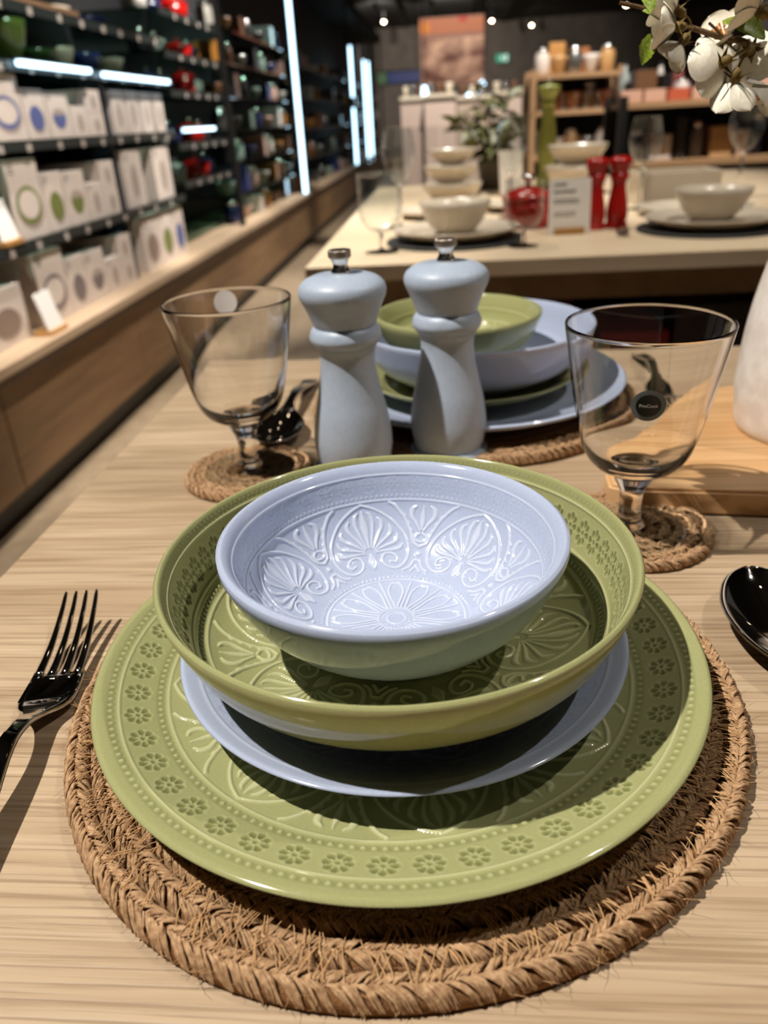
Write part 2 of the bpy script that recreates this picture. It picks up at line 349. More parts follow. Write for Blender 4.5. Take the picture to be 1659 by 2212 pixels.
def embossed(name, inner, outer, spec, mt, ns, nsec, rot, loc, sref=.0007, K=8):
    """dish with embossed inner face: inner profile centre->rim, outer profile rim->foot centre; relief is real geometry"""
    r, z, s = profile_arc(inner, ns); nth = nsec*K
    tr = np.gradient(r); tz = np.gradient(z); ln = np.hypot(tr, tz); nr, nz_ = -tz/ln, tr/ln
    th = (np.arange(nsec)/nsec-.5)*2*PI/K
    hs = relief(np.repeat(th[None,:], ns, 0), np.repeat(s[:,None], nsec, 1), np.repeat(np.maximum(r, 1e-4)[:,None], nsec, 1), spec, K)
    h = np.tile(hs, (1, K)); a = np.concatenate([th+k*2*PI/K for k in range(K)])+rot
    rr = r[:,None]+nr[:,None]*h; zz = z[:,None]+nz_[:,None]*h
    V = np.stack([rr*np.cos(a), rr*np.sin(a), zz], -1)
    ro, zo, _ = profile_arc(outer, 26)
    V2 = np.stack([ro[1:,None]*np.cos(a), ro[1:,None]*np.sin(a), np.repeat(zo[1:,None], nth, 1)], -1)
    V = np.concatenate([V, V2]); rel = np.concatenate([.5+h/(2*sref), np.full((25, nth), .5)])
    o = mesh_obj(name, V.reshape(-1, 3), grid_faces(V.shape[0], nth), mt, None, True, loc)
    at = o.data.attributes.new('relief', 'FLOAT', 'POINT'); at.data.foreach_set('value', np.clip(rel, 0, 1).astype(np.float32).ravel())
    return o
CX, CY = -.0250, .2925
# dinner plate
inn = [(.00002,.0180),(.06,.0180),(.088,.0184),(.104,.0203),(.115,.0234),(.1245,.0268),(.1305,.0288),(.1345,.0301),(.1362,.0302),(.1375,.0293)]
out = [(.1375,.0293),(.1371,.0278),(.134,.0258),(.12,.0195),(.095,.0128),(.086,.0108),(.082,.0100),(.05,.0120),(.004,.0122)]
sr = lambda r: s_of_r(inn, r)
spec = dict(palm=[(sr(.061), sr(.1045), .00075)], lines=[(sr(.1062), .0007, .0005), (sr(.1262), .0008, .0005)],
            beads=[(sr(.1094), 176, .00115, .0006), (sr(.1294), 200, .00115, .0006)], flowers=[(sr(.1187), 48, .0060, .00055, 1.)])
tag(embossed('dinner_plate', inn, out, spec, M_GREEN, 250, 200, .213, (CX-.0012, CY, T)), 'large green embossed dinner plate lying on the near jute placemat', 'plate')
# side plate
inn = [(.00002,.0262),(.055,.0262),(.070,.0266),(.080,.0288),(.088,.0325),(.0945,.0358),(.098,.0375),(.0998,.0380),(.1010,.0373)]
out = [(.1010,.0373),(.1005,.0360),(.097,.0338),(.085,.0270),(.068,.0210),(.060,.0190),(.056,.0184),(.03,.0200),(.004,.0200)]
sr = lambda r: s_of_r(inn, r)
spec = dict(palm=[(sr(.030), sr(.076), .0004)], lines=[(sr(.0785), .0007, .0003), (sr(.0930), .0007, .0004)],
            beads=[(sr(.0810), 160, .0009, .0002)], flowers=[(sr(.0872), 48, .0038, .0002, 1.)])
tag(embossed('side_plate', inn, out, spec, M_BLUE, 130, 90, .3, (CX+.0015, CY, T)), 'pale blue side plate between the green dinner plate and green bowl', 'plate')
# pasta bowl
PASTA_ROT = 2.99
inn = [(.00002,.0335),(.040,.0340),(.062,.0362),(.078,.0412),(.0872,.0465),(.0918,.0512),(.0955,.0588),(.0982,.0665),(.1002,.0725),(.1018,.0768),(.1034,.0786),(.1050,.0775)]
out = [(.1050,.0775),(.1052,.0755),(.1035,.0715),(.1000,.0620),(.0935,.0495),(.0780,.0365),(.0600,.0292),(.0520,.0265),(.0490,.0262),(.02,.0285),(.004,.0285)]
sr = lambda r: s_of_r(inn, r)
spec = dict(palm=[(sr(.040), sr(.0855), .0008)], lines=[(sr(.0872), .0008, .0005), (sr(.0926), .0007, .0004), (sr(.1002), .0008, .0006)],
            beads=[(sr(.0898), 168, .0011, .0006), (sr(.1012), 210, .0008, .0002)], flowers=[(sr(.0967), 60, .0048, .00055, 1.45)])
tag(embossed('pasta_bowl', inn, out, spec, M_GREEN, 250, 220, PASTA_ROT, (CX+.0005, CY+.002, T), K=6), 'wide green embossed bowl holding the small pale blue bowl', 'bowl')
# cereal bowl
inn = [(.00002,.0415),(.012,.0416),(.031,.0424),(.0335,.0428),(.041,.0462),(.050,.0522),(.058,.0598),(.0632,.0668),(.0664,.0738),(.0685,.0805),(.0704,.0850),(.0722,.0874),(.0740,.0884),(.0758,.0874)]
out = [(.0758,.0874),(.0765,.0855),(.0750,.0820),(.0715,.0730),(.0650,.0615),(.0550,.0505),(.0440,.0425),(.0390,.0385),(.0372,.0350),(.0345,.0345),(.02,.0370),(.004,.0370)]
sr = lambda r: s_of_r(inn, r)
spec = dict(palm=[(sr(.0362), sr(.0648), .0006)], lines=[(sr(.0318), .0007, .0006), (sr(.0651), .0006, .0004), (sr(.0695), .0006, .0004), (sr(.0082), .0005, .0005), (sr(.0042), .0005, .0005)],
            beads=[(sr(.0340), 96, .0008, .0006), (sr(.0664)-.0013, 156, .0008, .0005), (sr(.0062), 24, .0006, .0005)],
            flowers=[(sr(.0678), 36, .0040, .00055, 1.05)], petals=[(sr(.0088), sr(.0300), 12, .0006)])
tag(embossed('cereal_bowl', inn, out, spec, M_BLUE, 260, 200, .855, (CX-.0008, CY, T), K=6), 'small pale blue embossed bowl at the top of the near stack', 'bowl')
# ------------------------------------------------------------------ jute mats
def jute_mat(name, label, cat, loc, r_out, rings, w, hgt, det, seed, fuzz=0, group=None, zfull=True):
    rg = np.random.default_rng(seed); ph = rg.uniform(0, 6.28, 4)
    root = thing(name, label, cat, loc, 0, group)
    def warp(a): return 1+.006*np.sin(2*a+ph[0])+.005*np.sin(3*a+ph[1])+.003*np.sin(5*a+ph[2])
    def pt(R, a, off, z):
        q = (R+off)*warp(a); return np.stack([q*np.cos(a), q*np.sin(a), np.broadcast_to(z, np.shape(a))*1.], -1)
    for k in range(rings):
        R = r_out-w*(k+.5)
        if R < w*.6: break
        nseg = max(24, int(R*2*PI/.004)); a = np.arange(nseg)*2*PI/nseg
        cs = [(-.48,.18),(-.40,.55),(-.15,.80),(.15,.80),(.40,.55),(.48,.18),(.30,.02),(-.30,.02)]
        V = np.stack([pt(R, a, c[0]*w, c[1]*hgt) for c in cs], 0); f = grid_faces(len(cs), nseg)
        f2 = np.stack([np.arange(nseg)+(len(cs)-1)*nseg, (np.arange(nseg)+1) % nseg+(len(cs)-1)*nseg, (np.arange(nseg)+1) % nseg, np.arange(nseg)], -1)
        core = mesh_obj('coil_core', V.reshape(-1, 3), np.vstack([f, f2])[:, ::-1], M_JUTE_D, root); core.cycles.is_caustics_receiver = True
        if k < det:
            pitch = .0034; n = int(2*PI*R/pitch); lines, rad = [], []
            for side in (-1, 1):
                for i in range(n):
                    a0 = (i+(.5 if side > 0 else 0)+rg.normal(0, .10))*2*PI/n; dl = .0095/R*(1+rg.normal(0, .14))
                    off = side*np.array([-.12,.16,.50,.80,.98])*w/2; aa = a0+dl*np.array([0,.28,.55,.80,1.])
                    z = hgt*(np.array([.72,.98,.98,.74,.28])+rg.normal(0, .03))
                    c = pt(R, aa, off, 0.); c[:,2] = z
                    for o2 in (-.0006, 0., .0006):                      # two yarns in each stitch
                        c2 = c.copy(); tt = np.array([math.cos(a0+PI/2), math.sin(a0+PI/2), 0]); c2 += tt*o2*1.5; c2[:,2] += rg.normal(0, .00035); c2[:,:2] += rg.normal(0, .0002, (5, 2))
                        lines.append(c2); rad.append(np.array([.0004,.00062,.00066,.00058,.0003])*(1+rg.normal(0, .15)))
            bd = tubes('braid', lines, rad, M_JUTE, core, k=5); bd['kind'] = 'stuff'; bd.cycles.is_caustics_receiver = True
    if fuzz:
        lines, rad = [], []
        for i in range(fuzz):
            a0 = rg.uniform(0, 2*PI); kind = rg.random()
            if kind < .45:      # fine stitching thread crossing the coils
                k = rg.integers(0, max(1, det)); R = r_out-w*(k+1.); dl = rg.uniform(.002, .006)/R*rg.choice([-1, 1])
                t = np.linspace(0, 1, 5); c = pt(R, a0+dl*t, (t-.5)*w*rg.uniform(.7, 1.2), 0.); c[:,2] = hgt*(1.02+.16*np.sin(PI*t)); lines.append(c); rad.append(.00022)
            else:               # loose hairs
                R = r_out-w*rg.uniform(-.02, det)*1.; t = np.linspace(0, 1, 4); dl = rg.normal(0, .004)/R; ln = rg.uniform(.002, .006)
                outw = 1. if R > r_out-w*.35 else rg.uniform(-1, 1)
                c = pt(R, a0+dl*t, ln*t*outw, 0.); c[:,2] = hgt*rg.uniform(.35, .98)+(ln*.6*rg.random())*t-.0004; c[:,2] = np.maximum(c[:,2], .0004)
                c[:, :2] += rg.normal(0, .0004, (4, 2)); lines.append(c); rad.append(np.array([.00011,.0001,.00008,.00004]))
        tubes('loose_fibre', lines, rad, M_FIBRE, root, k=3)['kind'] = 'stuff'
    return root
jute_mat('placemat', 'round braided jute placemat under the near plate stack', 'placemat', (CX, CY-.001, T), .1540, 14, .0108, .0098, 5, 3, 5200)
GR, GL = (.1120, .4400), (-.1575, .5470)
jute_mat('coaster', 'round jute coaster under the right wine glass', 'coaster', (GR[0]+.004, GR[1]+.006, T), .0500, 6, .0085, .0065, 4, 5, 300)
jute_mat('coaster', 'round jute coaster under the left wine glass', 'coaster', (GL[0]-.001, GL[1]+.001, T), .0510, 6, .0085, .0065, 4, 6, 200)
B2 = (.0206, .700)
jute_mat('placemat', 'round jute placemat under the far plate stack of the near table', 'placemat', (*B2, T), .1500, 14, .0108, .0098, 2, 8, 200)
# ------------------------------------------------------------------ second plate stack (colours swapped)
def dish(name, inner, outer, mt, loc, label, cat, rel=None):
    p = np.vstack([cr(inner, 6), cr(outer, 6)[1:]])
    o = lathe(name, [(x, z) for x, z in p], mt, None, 96, loc, cap=False); at = o.data.attributes.new('relief', 'FLOAT', 'POINT')
    at.data.foreach_set('value', np.full(len(o.data.vertices), .5, dtype=np.float32)); return tag(o, label, cat)
def dish_e(name, inner, outer, spec, mt, loc, label, cat, ns=90, nsec=70): return tag(embossed(name, inner, outer, spec, mt, ns, nsec, 1.1, loc), label, cat)
D_in = [(.002,.0180),(.088,.0184),(.104,.0203),(.115,.0234),(.1245,.0268),(.1345,.0301),(.1362,.0302),(.1375,.0293)]
D_out = [(.1375,.0293),(.134,.0258),(.12,.0195),(.095,.0128),(.082,.0100),(.05,.0120),(.002,.0122)]
S_in = [(.002,.0262),(.070,.0266),(.080,.0288),(.0945,.0358),(.0998,.0380),(.1010,.0373)]; S_out = [(.1010,.0373),(.097,.0338),(.085,.0270),(.060,.0190),(.056,.0184),(.002,.0200)]
P_in = [(.002,.0335),(.062,.0362),(.0872,.0465),(.0955,.0588),(.1002,.0725),(.1034,.0786),(.1050,.0775)]; P_out = [(.1050,.0775),(.1035,.0715),(.0935,.0495),(.0780,.0365),(.0520,.0265),(.002,.0285)]
C_in = [(.002,.0415),(.0335,.0428),(.050,.0522),(.0632,.0668),(.0685,.0805),(.0722,.0874),(.0740,.0884),(.0758,.0874)]; C_out = [(.0758,.0874),(.0750,.0820),(.0650,.0615),(.0440,.0425),(.0372,.0350),(.002,.0370)]
dish('dinner_plate', D_in, D_out, M_BLUE, (*B2, T), 'large pale blue dinner plate behind the pepper mills', 'plate')
dish('side_plate', S_in, S_out, M_GREEN, (B2[0]-.003, B2[1]+.002, T), 'green side plate on the large pale blue plate behind the mills', 'plate')
dish('pasta_bowl', P_in, P_out, M_BLUE, (B2[0]+.003, B2[1]+.004, T), 'wide pale blue bowl behind the mills, holding a green bowl', 'bowl')
dish_e('cereal_bowl', C_in, C_out, dict(palm=[(.036,.066,.0007)], lines=[(.0318,.0008,.0006),(.068,.0009,.0006),(.080,.001,.0006)]), M_GREEN, (B2[0]-.012, B2[1]+.01, T), 'small green bowl at the top of the stack behind the mills', 'bowl')
# ------------------------------------------------------------------ pepper mills
def mill(name, x, y, label, paint, sc=1., cap=True, group=None, rs=1.):
    t = thing(name, label, 'pepper mill', (x, y, T), 0, group)
    base = [(.0,0),(.0300,0),(.0312,.0015),(.0316,.006),(.0308,.0105),(.0275,.0122),(.0,.0122)]
    body = cr([(.0266,.0118),(.0284,.019),(.0296,.029),(.0292,.039),(.0272,.053),(.0241,.066),(.0214,.079),(.0199,.091),(.0203,.0985),(.0224,.1040)], 6)
    collar = cr([(.0224,.1040),(.0246,.1065),(.0258,.1090),(.0258,.1115),(.0246,.1150),(.0224,.1178)], 5)
    head = np.vstack([cr([(.0216,.1180),(.0225,.1190),(.0252,.1265),(.0282,.1335)], 4)[:-1], cr([(.0282,.1335),(.0305,.1385),(.0310,.1425),(.0296,.1466),(.0258,.1500),(.0205,.1522),(.0140,.1533),(.0060,.1535)], 5)])
    f = lambda P: [(r*sc*rs, z*sc) for r, z in P]
    lathe('base', f(base), paint, t, 64); b = lathe('body', f(body), paint, t, 64); lathe('collar', f(collar), paint, b, 64); lathe('head', f(head), paint, t, 64)
    if cap:
        k = lathe('finial', f([(0,.1530),(.0066,.1530),(.0070,.1545),(.0062,.1562),(.0050,.1585),(.0052,.1605),(.0066,.1632),(.0072,.1640)]), M_CHROME, t, 40)
        n = 48; V = []                                           # knurled thumb nut
        for zz, rr in ((.1638,.0074),(.1644,.0079),(.1684,.0080),(.1692,.0074)):
            for i in range(n*2): V.append(((rr-(.00045 if i % 2 else 0))*sc*math.cos(i*PI/n), (rr-(.00045 if i % 2 else 0))*sc*math.sin(i*PI/n), zz*sc))
        Fc = [tuple(q) for q in grid_faces(4, n*2)]+[tuple(range(n*2))[::-1], tuple(3*n*2+i for i in range(n*2))]
        mesh_obj('thumb_nut', V, Fc, mat('brushed_chrome', (186,176,164), .30, metal=1.), k, smooth=False)
    return t
mill('pepper_mill', -.0735, .5450, 'left of the two pale blue pepper mills with chrome finials', M_MILL)
mill('pepper_mill', -.0010, .5760, 'right of the two pale blue pepper mills with chrome finials', M_MILL)
# ------------------------------------------------------------------ stemmed glasses of the near table
def goblet(x, y, z, label):
    t = thing('wine_glass', label, 'glass', (x, y, z)); z0 = 0
    outer = cr([(.0150,.0415),(.0225,.0445),(.0285,.0505),(.0325,.0590),(.0362,.0740),(.0405,.0970),(.0440,.1180),(.0461,.1310)], 8)
    inner = cr([(.0448,.1310),(.0427,.1180),(.0391,.0970),(.0347,.0740),(.0308,.0600),(.0265,.0535),(.0205,.0495),(.0120,.0478),(.002,.0474)], 8)
    rim = cr([(.0461,.1310),(.0459,.1318),(.0453,.1320),(.0448,.1310)], 3)[1:-1]
    wallo = outer[outer[:,1] >= .058]; walli = inner[inner[:,1] >= .058]
    lathe('foot', cr([(.0330,.0004),(.0345,.0009),(.0342,.0016),(.0250,.0024),(.0140,.0030),(.0099,.0036)], 5).tolist(), M_GLASS, t, 72)
    low = cr([(.0098,.0038),(.0088,.0052),(.0078,.0070),(.0070,.0110),(.0068,.0160),(.0070,.0240),(.0080,.0290),(.0108,.0345),(.0122,.0385),(.0150,.0415)], 6)
    o = lathe('glass_body', np.vstack([[(0, .0038)], low[:-1], outer, rim, inner, [(0, .0474)]]).tolist(), M_SGLASS, t, 96, cap=False); o.cycles.is_caustics_caster = True
    return t, wallo
def sticker(t, wall, ang, zc, rad, mt, name, out=.0003, squash=1.):
    """round paper patch following the bowl wall"""
    V = [None]; Fc = []; n = 36; w = np.array(wall)
    def pt(u, v):
        z = zc+v; r = np.interp(z, w[:,1], w[:,0])+out; a = ang+u/r; return (r*math.cos(a), r*math.sin(a), z)
    V = [pt(0, 0)]
    for q in (.5, 1.):
        for i in range(n): V.append(pt(rad*q*math.cos(2*PI*i/n), rad*q*squash*math.sin(2*PI*i/n)))
    for i in range(n):
        j = (i+1) % n; Fc.append((0, 1+i, 1+j)); Fc.append((1+i, 1+n+i, 1+n+j, 1+j))
    return mesh_obj(name, V, Fc, mt, t), pt
gR, wl = goblet(*GR, T+.0066, 'right stemmed clear wine glass with a round black sticker')
angR = math.atan2(-GR[1], -GR[0])+.10
st, ptf = sticker(gR, wl, angR, .0965, .0092, mat('clear_label', (112,118,120), .3), 'label_rim', .0003)
st2, ptf = sticker(gR, wl, angR, .0965, .0066, mat('black_label', (10,9,9), .35), 'black_label', .0006); st2.parent = st
def text_obj(body, size, mt, parent, place, name):
    cu = bpy.data.curves.new(name, 'FONT'); cu.body = body; cu.size = size; cu.align_x = 'CENTER'; cu.align_y = 'CENTER'
    tmp = bpy.data.objects.new('tmp', cu); COL.objects.link(tmp); dg = bpy.context.evaluated_depsgraph_get(); me = bpy.data.meshes.new_from_object(tmp.evaluated_get(dg))
    bpy.data.objects.remove(tmp); 
    for v in me.vertices: v.co = Vector(place(v.co.x, v.co.y))
    me.materials.clear(); me.materials.append(mt); me.name = name
    return data_obj(name, me, parent)
def onlabel(u, v):
    z = .0965+v; r = np.interp(z, wl[:,1], wl[:,0])+.0009; a = angR+u/r; return (r*math.cos(a), r*math.sin(a), z)
text_obj('ProCook', .0026, M_PAPER, st, onlabel, 'lettering')
gL, wl2 = goblet(*GL, T+.0066, 'left stemmed clear wine glass with a round white sticker')
sticker(gL, wl2, math.atan2(GL[1], GL[0])+.02, .1215, .0088, mat('white_label', (225,215,208), .5), 'label', -.0016)
# ------------------------------------------------------------------ cutlery
def blade(name, T0, T1, n, wf, zf, df, mt, parent, nu=11, th=.0016):
    ts = np.linspace(T0, T1, n); u = np.linspace(-1, 1, nu)
    V = np.stack([wf(ts)[:,None]*u[None,:], np.repeat(ts[:,None], nu, 1), zf(ts)[:,None]-df(ts)[:,None]*(1-u[None,:]**2)], -1).reshape(-1, 3)
    o = mesh_obj(name, V, grid_faces(n, nu, False), mt, parent)
    md = o.modifiers.new('thickness', 'SOLIDIFY'); md.thickness = th; md.offset = -1
    return o
I = lambda xs, ys: (lambda t: cr_interp(xs, ys, t))
def cr_interp(xs, ys, t):
    P = cr(np.stack([xs, ys], -1), 12); return np.interp(t, P[:,0], P[:,1])
def spoon(loc, rz, label, sc=1.):
    o = thing('spoon', label, 'spoon', loc, rz); o.scale = (sc,)*3
    wf = lambda t: .0218*np.sqrt(np.clip(1-((t-.036)/.0362)**2, 0.0004, 1))*np.where(t > .036, 1-.12*(t-.036)/.036, 1)
    ww = I([0,.004,.012,.024,.036,.050,.062,.070,.078,.088,.1,.14,.18,.196,.2], [.0012,.0085,.0152,.0203,.0216,.0200,.0155,.0105,.0066,.0042,.0038,.0058,.0088,.0092,.006])
    zz = I([0,.03,.06,.08,.1,.13,.17,.2], [.0125,.0118,.0120,.0150,.0180,.0160,.0085,.0035]); dd = I([0,.01,.036,.06,.075,.085,.2], [.0005,.0050,.0090,.0055,.0015,.0003,.0002])
    blade('bowl', 0, .075, 44, ww, zz, dd, M_STEEL, o, 17, .0014); blade('handle', .075, .2, 40, ww, zz, dd, M_STEEL, o, 7, .0024); return o
def fork(loc, rz, label):
    o = thing('fork', label, 'fork', loc, rz)
    ww = I([.050,.058,.066,.074,.080,.086,.095,.11,.15,.19,.2], [.0125,.0129,.0131,.0126,.0098,.0058,.0040,.0037,.0062,.0092,.006])
    zz = I([0,.012,.03,.05,.062,.075,.088,.10,.12,.16,.2], [.0215,.0160,.0100,.0066,.0060,.0072,.0116,.0165,.0190,.0120,.0035]); dd = I([0,.05,.07,.085,.2], [.0004,.0012,.0016,.0002,.0002])
    blade('head_and_handle', .051, .2, 60, ww, zz, dd, M_STEEL, o, 9, .0022)
    for k in range(4):
        n = 22; ts = np.linspace(0, .053, n); c = (k-1.5)*(.0056+.0010*ts/.053); hw = np.interp(ts, [0,.003,.03,.053], [.0008,.0013,.0020,.0027]); zc = zz(ts); V = []
        for a in range(n):
            cc = c[a] if np.ndim(c) else c
            for dx, dz in ((-1,0),(-.5,.0007),(.5,.0007),(1,0),(.5,-.0007),(-.5,-.0007)): V.append((cc+dx*hw[a], ts[a], zc[a]+dz))
        Fc = [tuple(q) for q in grid_faces(n, 6)]+[(5,4,3,2,1,0), tuple((n-1)*6+i for i in range(6))]
        mesh_obj('tine', V, Fc, M_STEEL, o)
    return o
def cutlery_pose(tip, neck):   # local +y runs from tip to handle
    d = np.array(neck)-np.array(tip); return math.atan2(d[1], d[0])-PI/2
ft = RAY(177, 1281, z=T+.0205); fs = RAY(66, 1548, z=T+.011)
fork((ft[0], ft[1], T), cutlery_pose(ft[:2], fs[:2]), 'polished steel fork left of the near placemat')
spoon((.1640, .3780, T), cutlery_pose((.1640,.3780), (.1700,.2900)), 'polished steel spoon right of the near placemat', 1.30)
spoon((-.1500, .5880, T), cutlery_pose((-.1500,.5880), (-.1470,.7900)), 'dark looking steel spoon lying behind the left wine glass')
fork((.1950, .6450, T), cutlery_pose((.1950,.6450), (.2050,.8400)), 'steel fork seen through the right wine glass')
# ------------------------------------------------------------------ wooden board, vase, blossom
bp = [(.118,.4735),(.30,.455),(.52,.47),(.55,.60),(.47,.690),(.26,.688),(.222,.672),(.190,.635),(.135,.535),(.108,.500),(.107,.480)]
bo = poly_plate('serving_board', bp, T, T+.0185, M_BOARD, None, .0022); bo.cycles.is_caustics_receiver = True
tag(bo, 'light wooden serving board under the white vase', 'board')
vs = thing('vase', 'tall white ceramic vase cut off by the right edge', 'vase', (.2760, .5750, T+.0185))
M_VASE = noise_mat('white_ceramic', (226,216,208), (238,232,226), nscale=14, detail=8, rough=.28, lo=.4, hi=.6)
vp_ = cr([(.0,.001),(.045,.0),(.0545,.003),(.0578,.020),(.0590,.040),(.0572,.075),(.0530,.105),(.0455,.140),(.0365,.175),(.0300,.205),(.0290,.225),(.0330,.245)], 6)
vi_ = cr([(.0310,.245),(.0268,.225),(.0278,.205),(.0340,.175),(.0400,.14)], 5)
lathe('body', np.vstack([vp_, vi_]).tolist(), M_VASE, vs, 72, cap=False)
br = thing('blossom_branch', 'twig of white blossom with green leaves, top right corner', 'branch', (.2760, .5750, T+.25))
YB = .485
def bpt(px, py, dy=0.): return np.array(RAY(px, py, y=YB+dy))-np.array([.2760, .5750, T+.25])
M_TWIG = noise_mat('twig_bark', (70,50,28), (120,88,50), nscale=300, rough=.8)
M_PETAL = noise_mat('blossom_petal', (238,230,206), (250,246,232), nscale=120, rough=.55, lo=.3, hi=.7)
M_PETAL.node_tree.nodes['Principled BSDF'].inputs['Subsurface Weight'].default_value = 0.
M_LEAF = noise_mat('fresh_leaf', (96,118,28), (150,168,52), nscale=160, rough=.5)
M_SEPAL = mat('sepal', (110,88,34), .7); M_STAMEN = mat('stamen', (220,140,30), .6)
main = cr([bpt(1338, 6), bpt(1390, 18), bpt(1440, 40, -.004), bpt(1495, 60, -.002), bpt(1550, 78), bpt(1600, 88, .004), bpt(1659, 96, .012), (-.055, -.045, .040), (-.018, -.014, .034), (-.002, -.002, .004), (.002, 0, -.06)], 8)
rad = np.linspace(.0009, .0024, len(main)); tubes('stem', [main], [rad], M_TWIG, br, k=8)
tubes('twig', [cr([bpt(1562, 80), bpt(1545, 62, -.004), bpt(1532, 50, -.006)], 5)], [.0007], M_TWIG, br, k=6)
def petal_mesh():
    V = []; nu, nv = 9, 13
    for i in range(nv):
        t = .5-.5*math.cos(PI*i/(nv-1)); w = .0076*max(.10*(1-t), math.sin(PI*min(1., t**1.25))**.62)
        for j in range(nu):
            u = -1+2*j/(nu-1); V.append((u*w, .0005+.0155*t-.0006*u*u*t, .0035*t*t+.0020*u*u*(w/.0076)*(.4+t)))
    o = mesh_obj('petal_shape', V, grid_faces(nv, nu, False), M_PETAL); md = o.data; bpy.data.objects.remove(o); return md
PETAL = petal_mesh()
def blossom(px, py, dirn, sc=1., dy=0., spread=.95, seed=0, stalk=None):
    rg = random.Random(seed); c = bpt(px, py, dy); d = Vector(dirn).normalized(); q = d.to_track_quat('Z', 'Y')
    V = [(0,0,-.006)]+[(.0022*math.cos(k*PI/4), .0022*math.sin(k*PI/4), -.004) for k in range(8)]+[(.0026*math.cos(k*PI/4), .0026*math.sin(k*PI/4), .0005) for k in range(8)]+[(0,0,.0010)]
    Fc = [(0, 1+(k+1) % 8, 1+k) for k in range(8)]+[(1+k, 1+(k+1) % 8, 9+(k+1) % 8, 9+k) for k in range(8)]+[(9+k, 9+(k+1) % 8, 17) for k in range(8)]
    for k in range(5):                      # pointed sepals
        a = k*2*PI/5+.6; b0 = len(V); ca, sa = math.cos(a), math.sin(a)
        V += [(.002*ca-.0014*sa, .002*sa+.0014*ca, -.0006), (.002*ca+.0014*sa, .002*sa-.0014*ca, -.0006), (.0075*ca, .0075*sa, -.0032)]; Fc.append((b0, b0+1, b0+2))
    o = mesh_obj('blossom', V, Fc, M_SEPAL, br); o.location = c; o.rotation_mode = 'QUATERNION'; o.rotation_quaternion = q; o.scale = (sc,)*3
    for k in range(5):
        p = data_obj('petal', PETAL, o); a = k*2*PI/5+rg.uniform(-.15, .15)
        p.rotation_euler = (spread*.55-.15+rg.uniform(-.18, .18), 0, 0); p.rotation_euler = (Matrix.Rotation(a, 3, 'Z') @ Matrix.Rotation(.75*(1-spread)+rg.uniform(-.1, .25), 3, 'X')).to_euler(); p.scale = (rg.uniform(.92, 1.1),)*3
    L_, R_ = [], []
    for k in range(11):
        a = k*2.4; e = .0035+.002*rg.random(); L_.append(np.array([(0,0,.0005),(e*.5*math.cos(a), e*.5*math.sin(a), .004),(e*math.cos(a), e*math.sin(a), .0075)])); R_.append(np.array([.0002,.0002,.0007]))
    tubes('stamen', L_, R_, M_STAMEN, o, k=5)['kind'] = 'stuff'
    if stalk is not None:
        e = np.array(stalk)-c; loc = (q.inverted() @ Vector(e))/sc
        tubes('stalk', [cr([(0,0,-.004), (loc.x*.3, loc.y*.3, min(-.008, loc.z*.5)), tuple(loc)], 4)], [.0006], M_SEPAL, o, k=6)
    return o
blossom(1462, 22, (-.75,.25,.45), 1.0, -.004, .55, 1, bpt(1492, 58)); blossom(1462, 58, (-.95,.05,.05), .95, -.012, .35, 2, bpt(1492, 60)); blossom(1474, 92, (-.6,.1,-.8), .95, -.006, .45, 3, bpt(1490, 60))
blossom(1568, 84, (-.5,-.2,.55), 1.0, .010, .7, 4, bpt(1600, 90)); blossom(1560, 136, (-.45,.75,-.3), 1.1, -.012, .9, 5, bpt(1625, 96)); blossom(1588, 172, (.05,.35,-.9), 1.05, -.014, .35, 6, bpt(1632, 98)); blossom(1622, 112, (.45,.7,-.3), 1.1, .008, .85, 7, bpt(1640, 96))
blossom(1640, 22, (-.6,.2,.4), 1.15, -.016, .6, 8, bpt(1668, 98)); blossom(1668, 190, (-.7,.0,-.6), 1.0, .0, .5, 9, bpt(1690, 115))
def leaf(px0, py0, px1, py1, wid, dy0=0., dy1=0., parent=br, curl=.002, mt=None):
    a, b = bpt(px0, py0, dy0), bpt(px1, py1, dy1); d = b-a; L = np.linalg.norm(d); d /= L; up = np.array([0,-.75,.66]); s = np.cross(d, up); s /= np.linalg.norm(s); nrm = np.cross(s, d)
    V = []; n, m_ = 13, 5
    for i in range(n):
        t = i/(n-1); w = wid*math.sin(PI*(.03+.94*t)**.85)*(1+.10*(i % 2))
        for j in range(m_):
            u = -1+.5*j; V.append(a+d*L*t+s*u*w+nrm*(curl*math.sin(PI*t)+abs(u)*w*.35))
    return mesh_obj('leaf', V, grid_faces(n, m_, False), mt or M_LEAF, parent)
leaf(1432, 44, 1382, -14, .0058, -.004, .002); leaf(1425, 42, 1388, 24, .0038, -.006, -.006); leaf(1428, 66, 1386, 140, .0048, -.004, .006)
leaf(1652, 84, 1560, 46, .0062, -.010, -.006); leaf(1640, 70, 1592, 20, .0035, .004, .006)
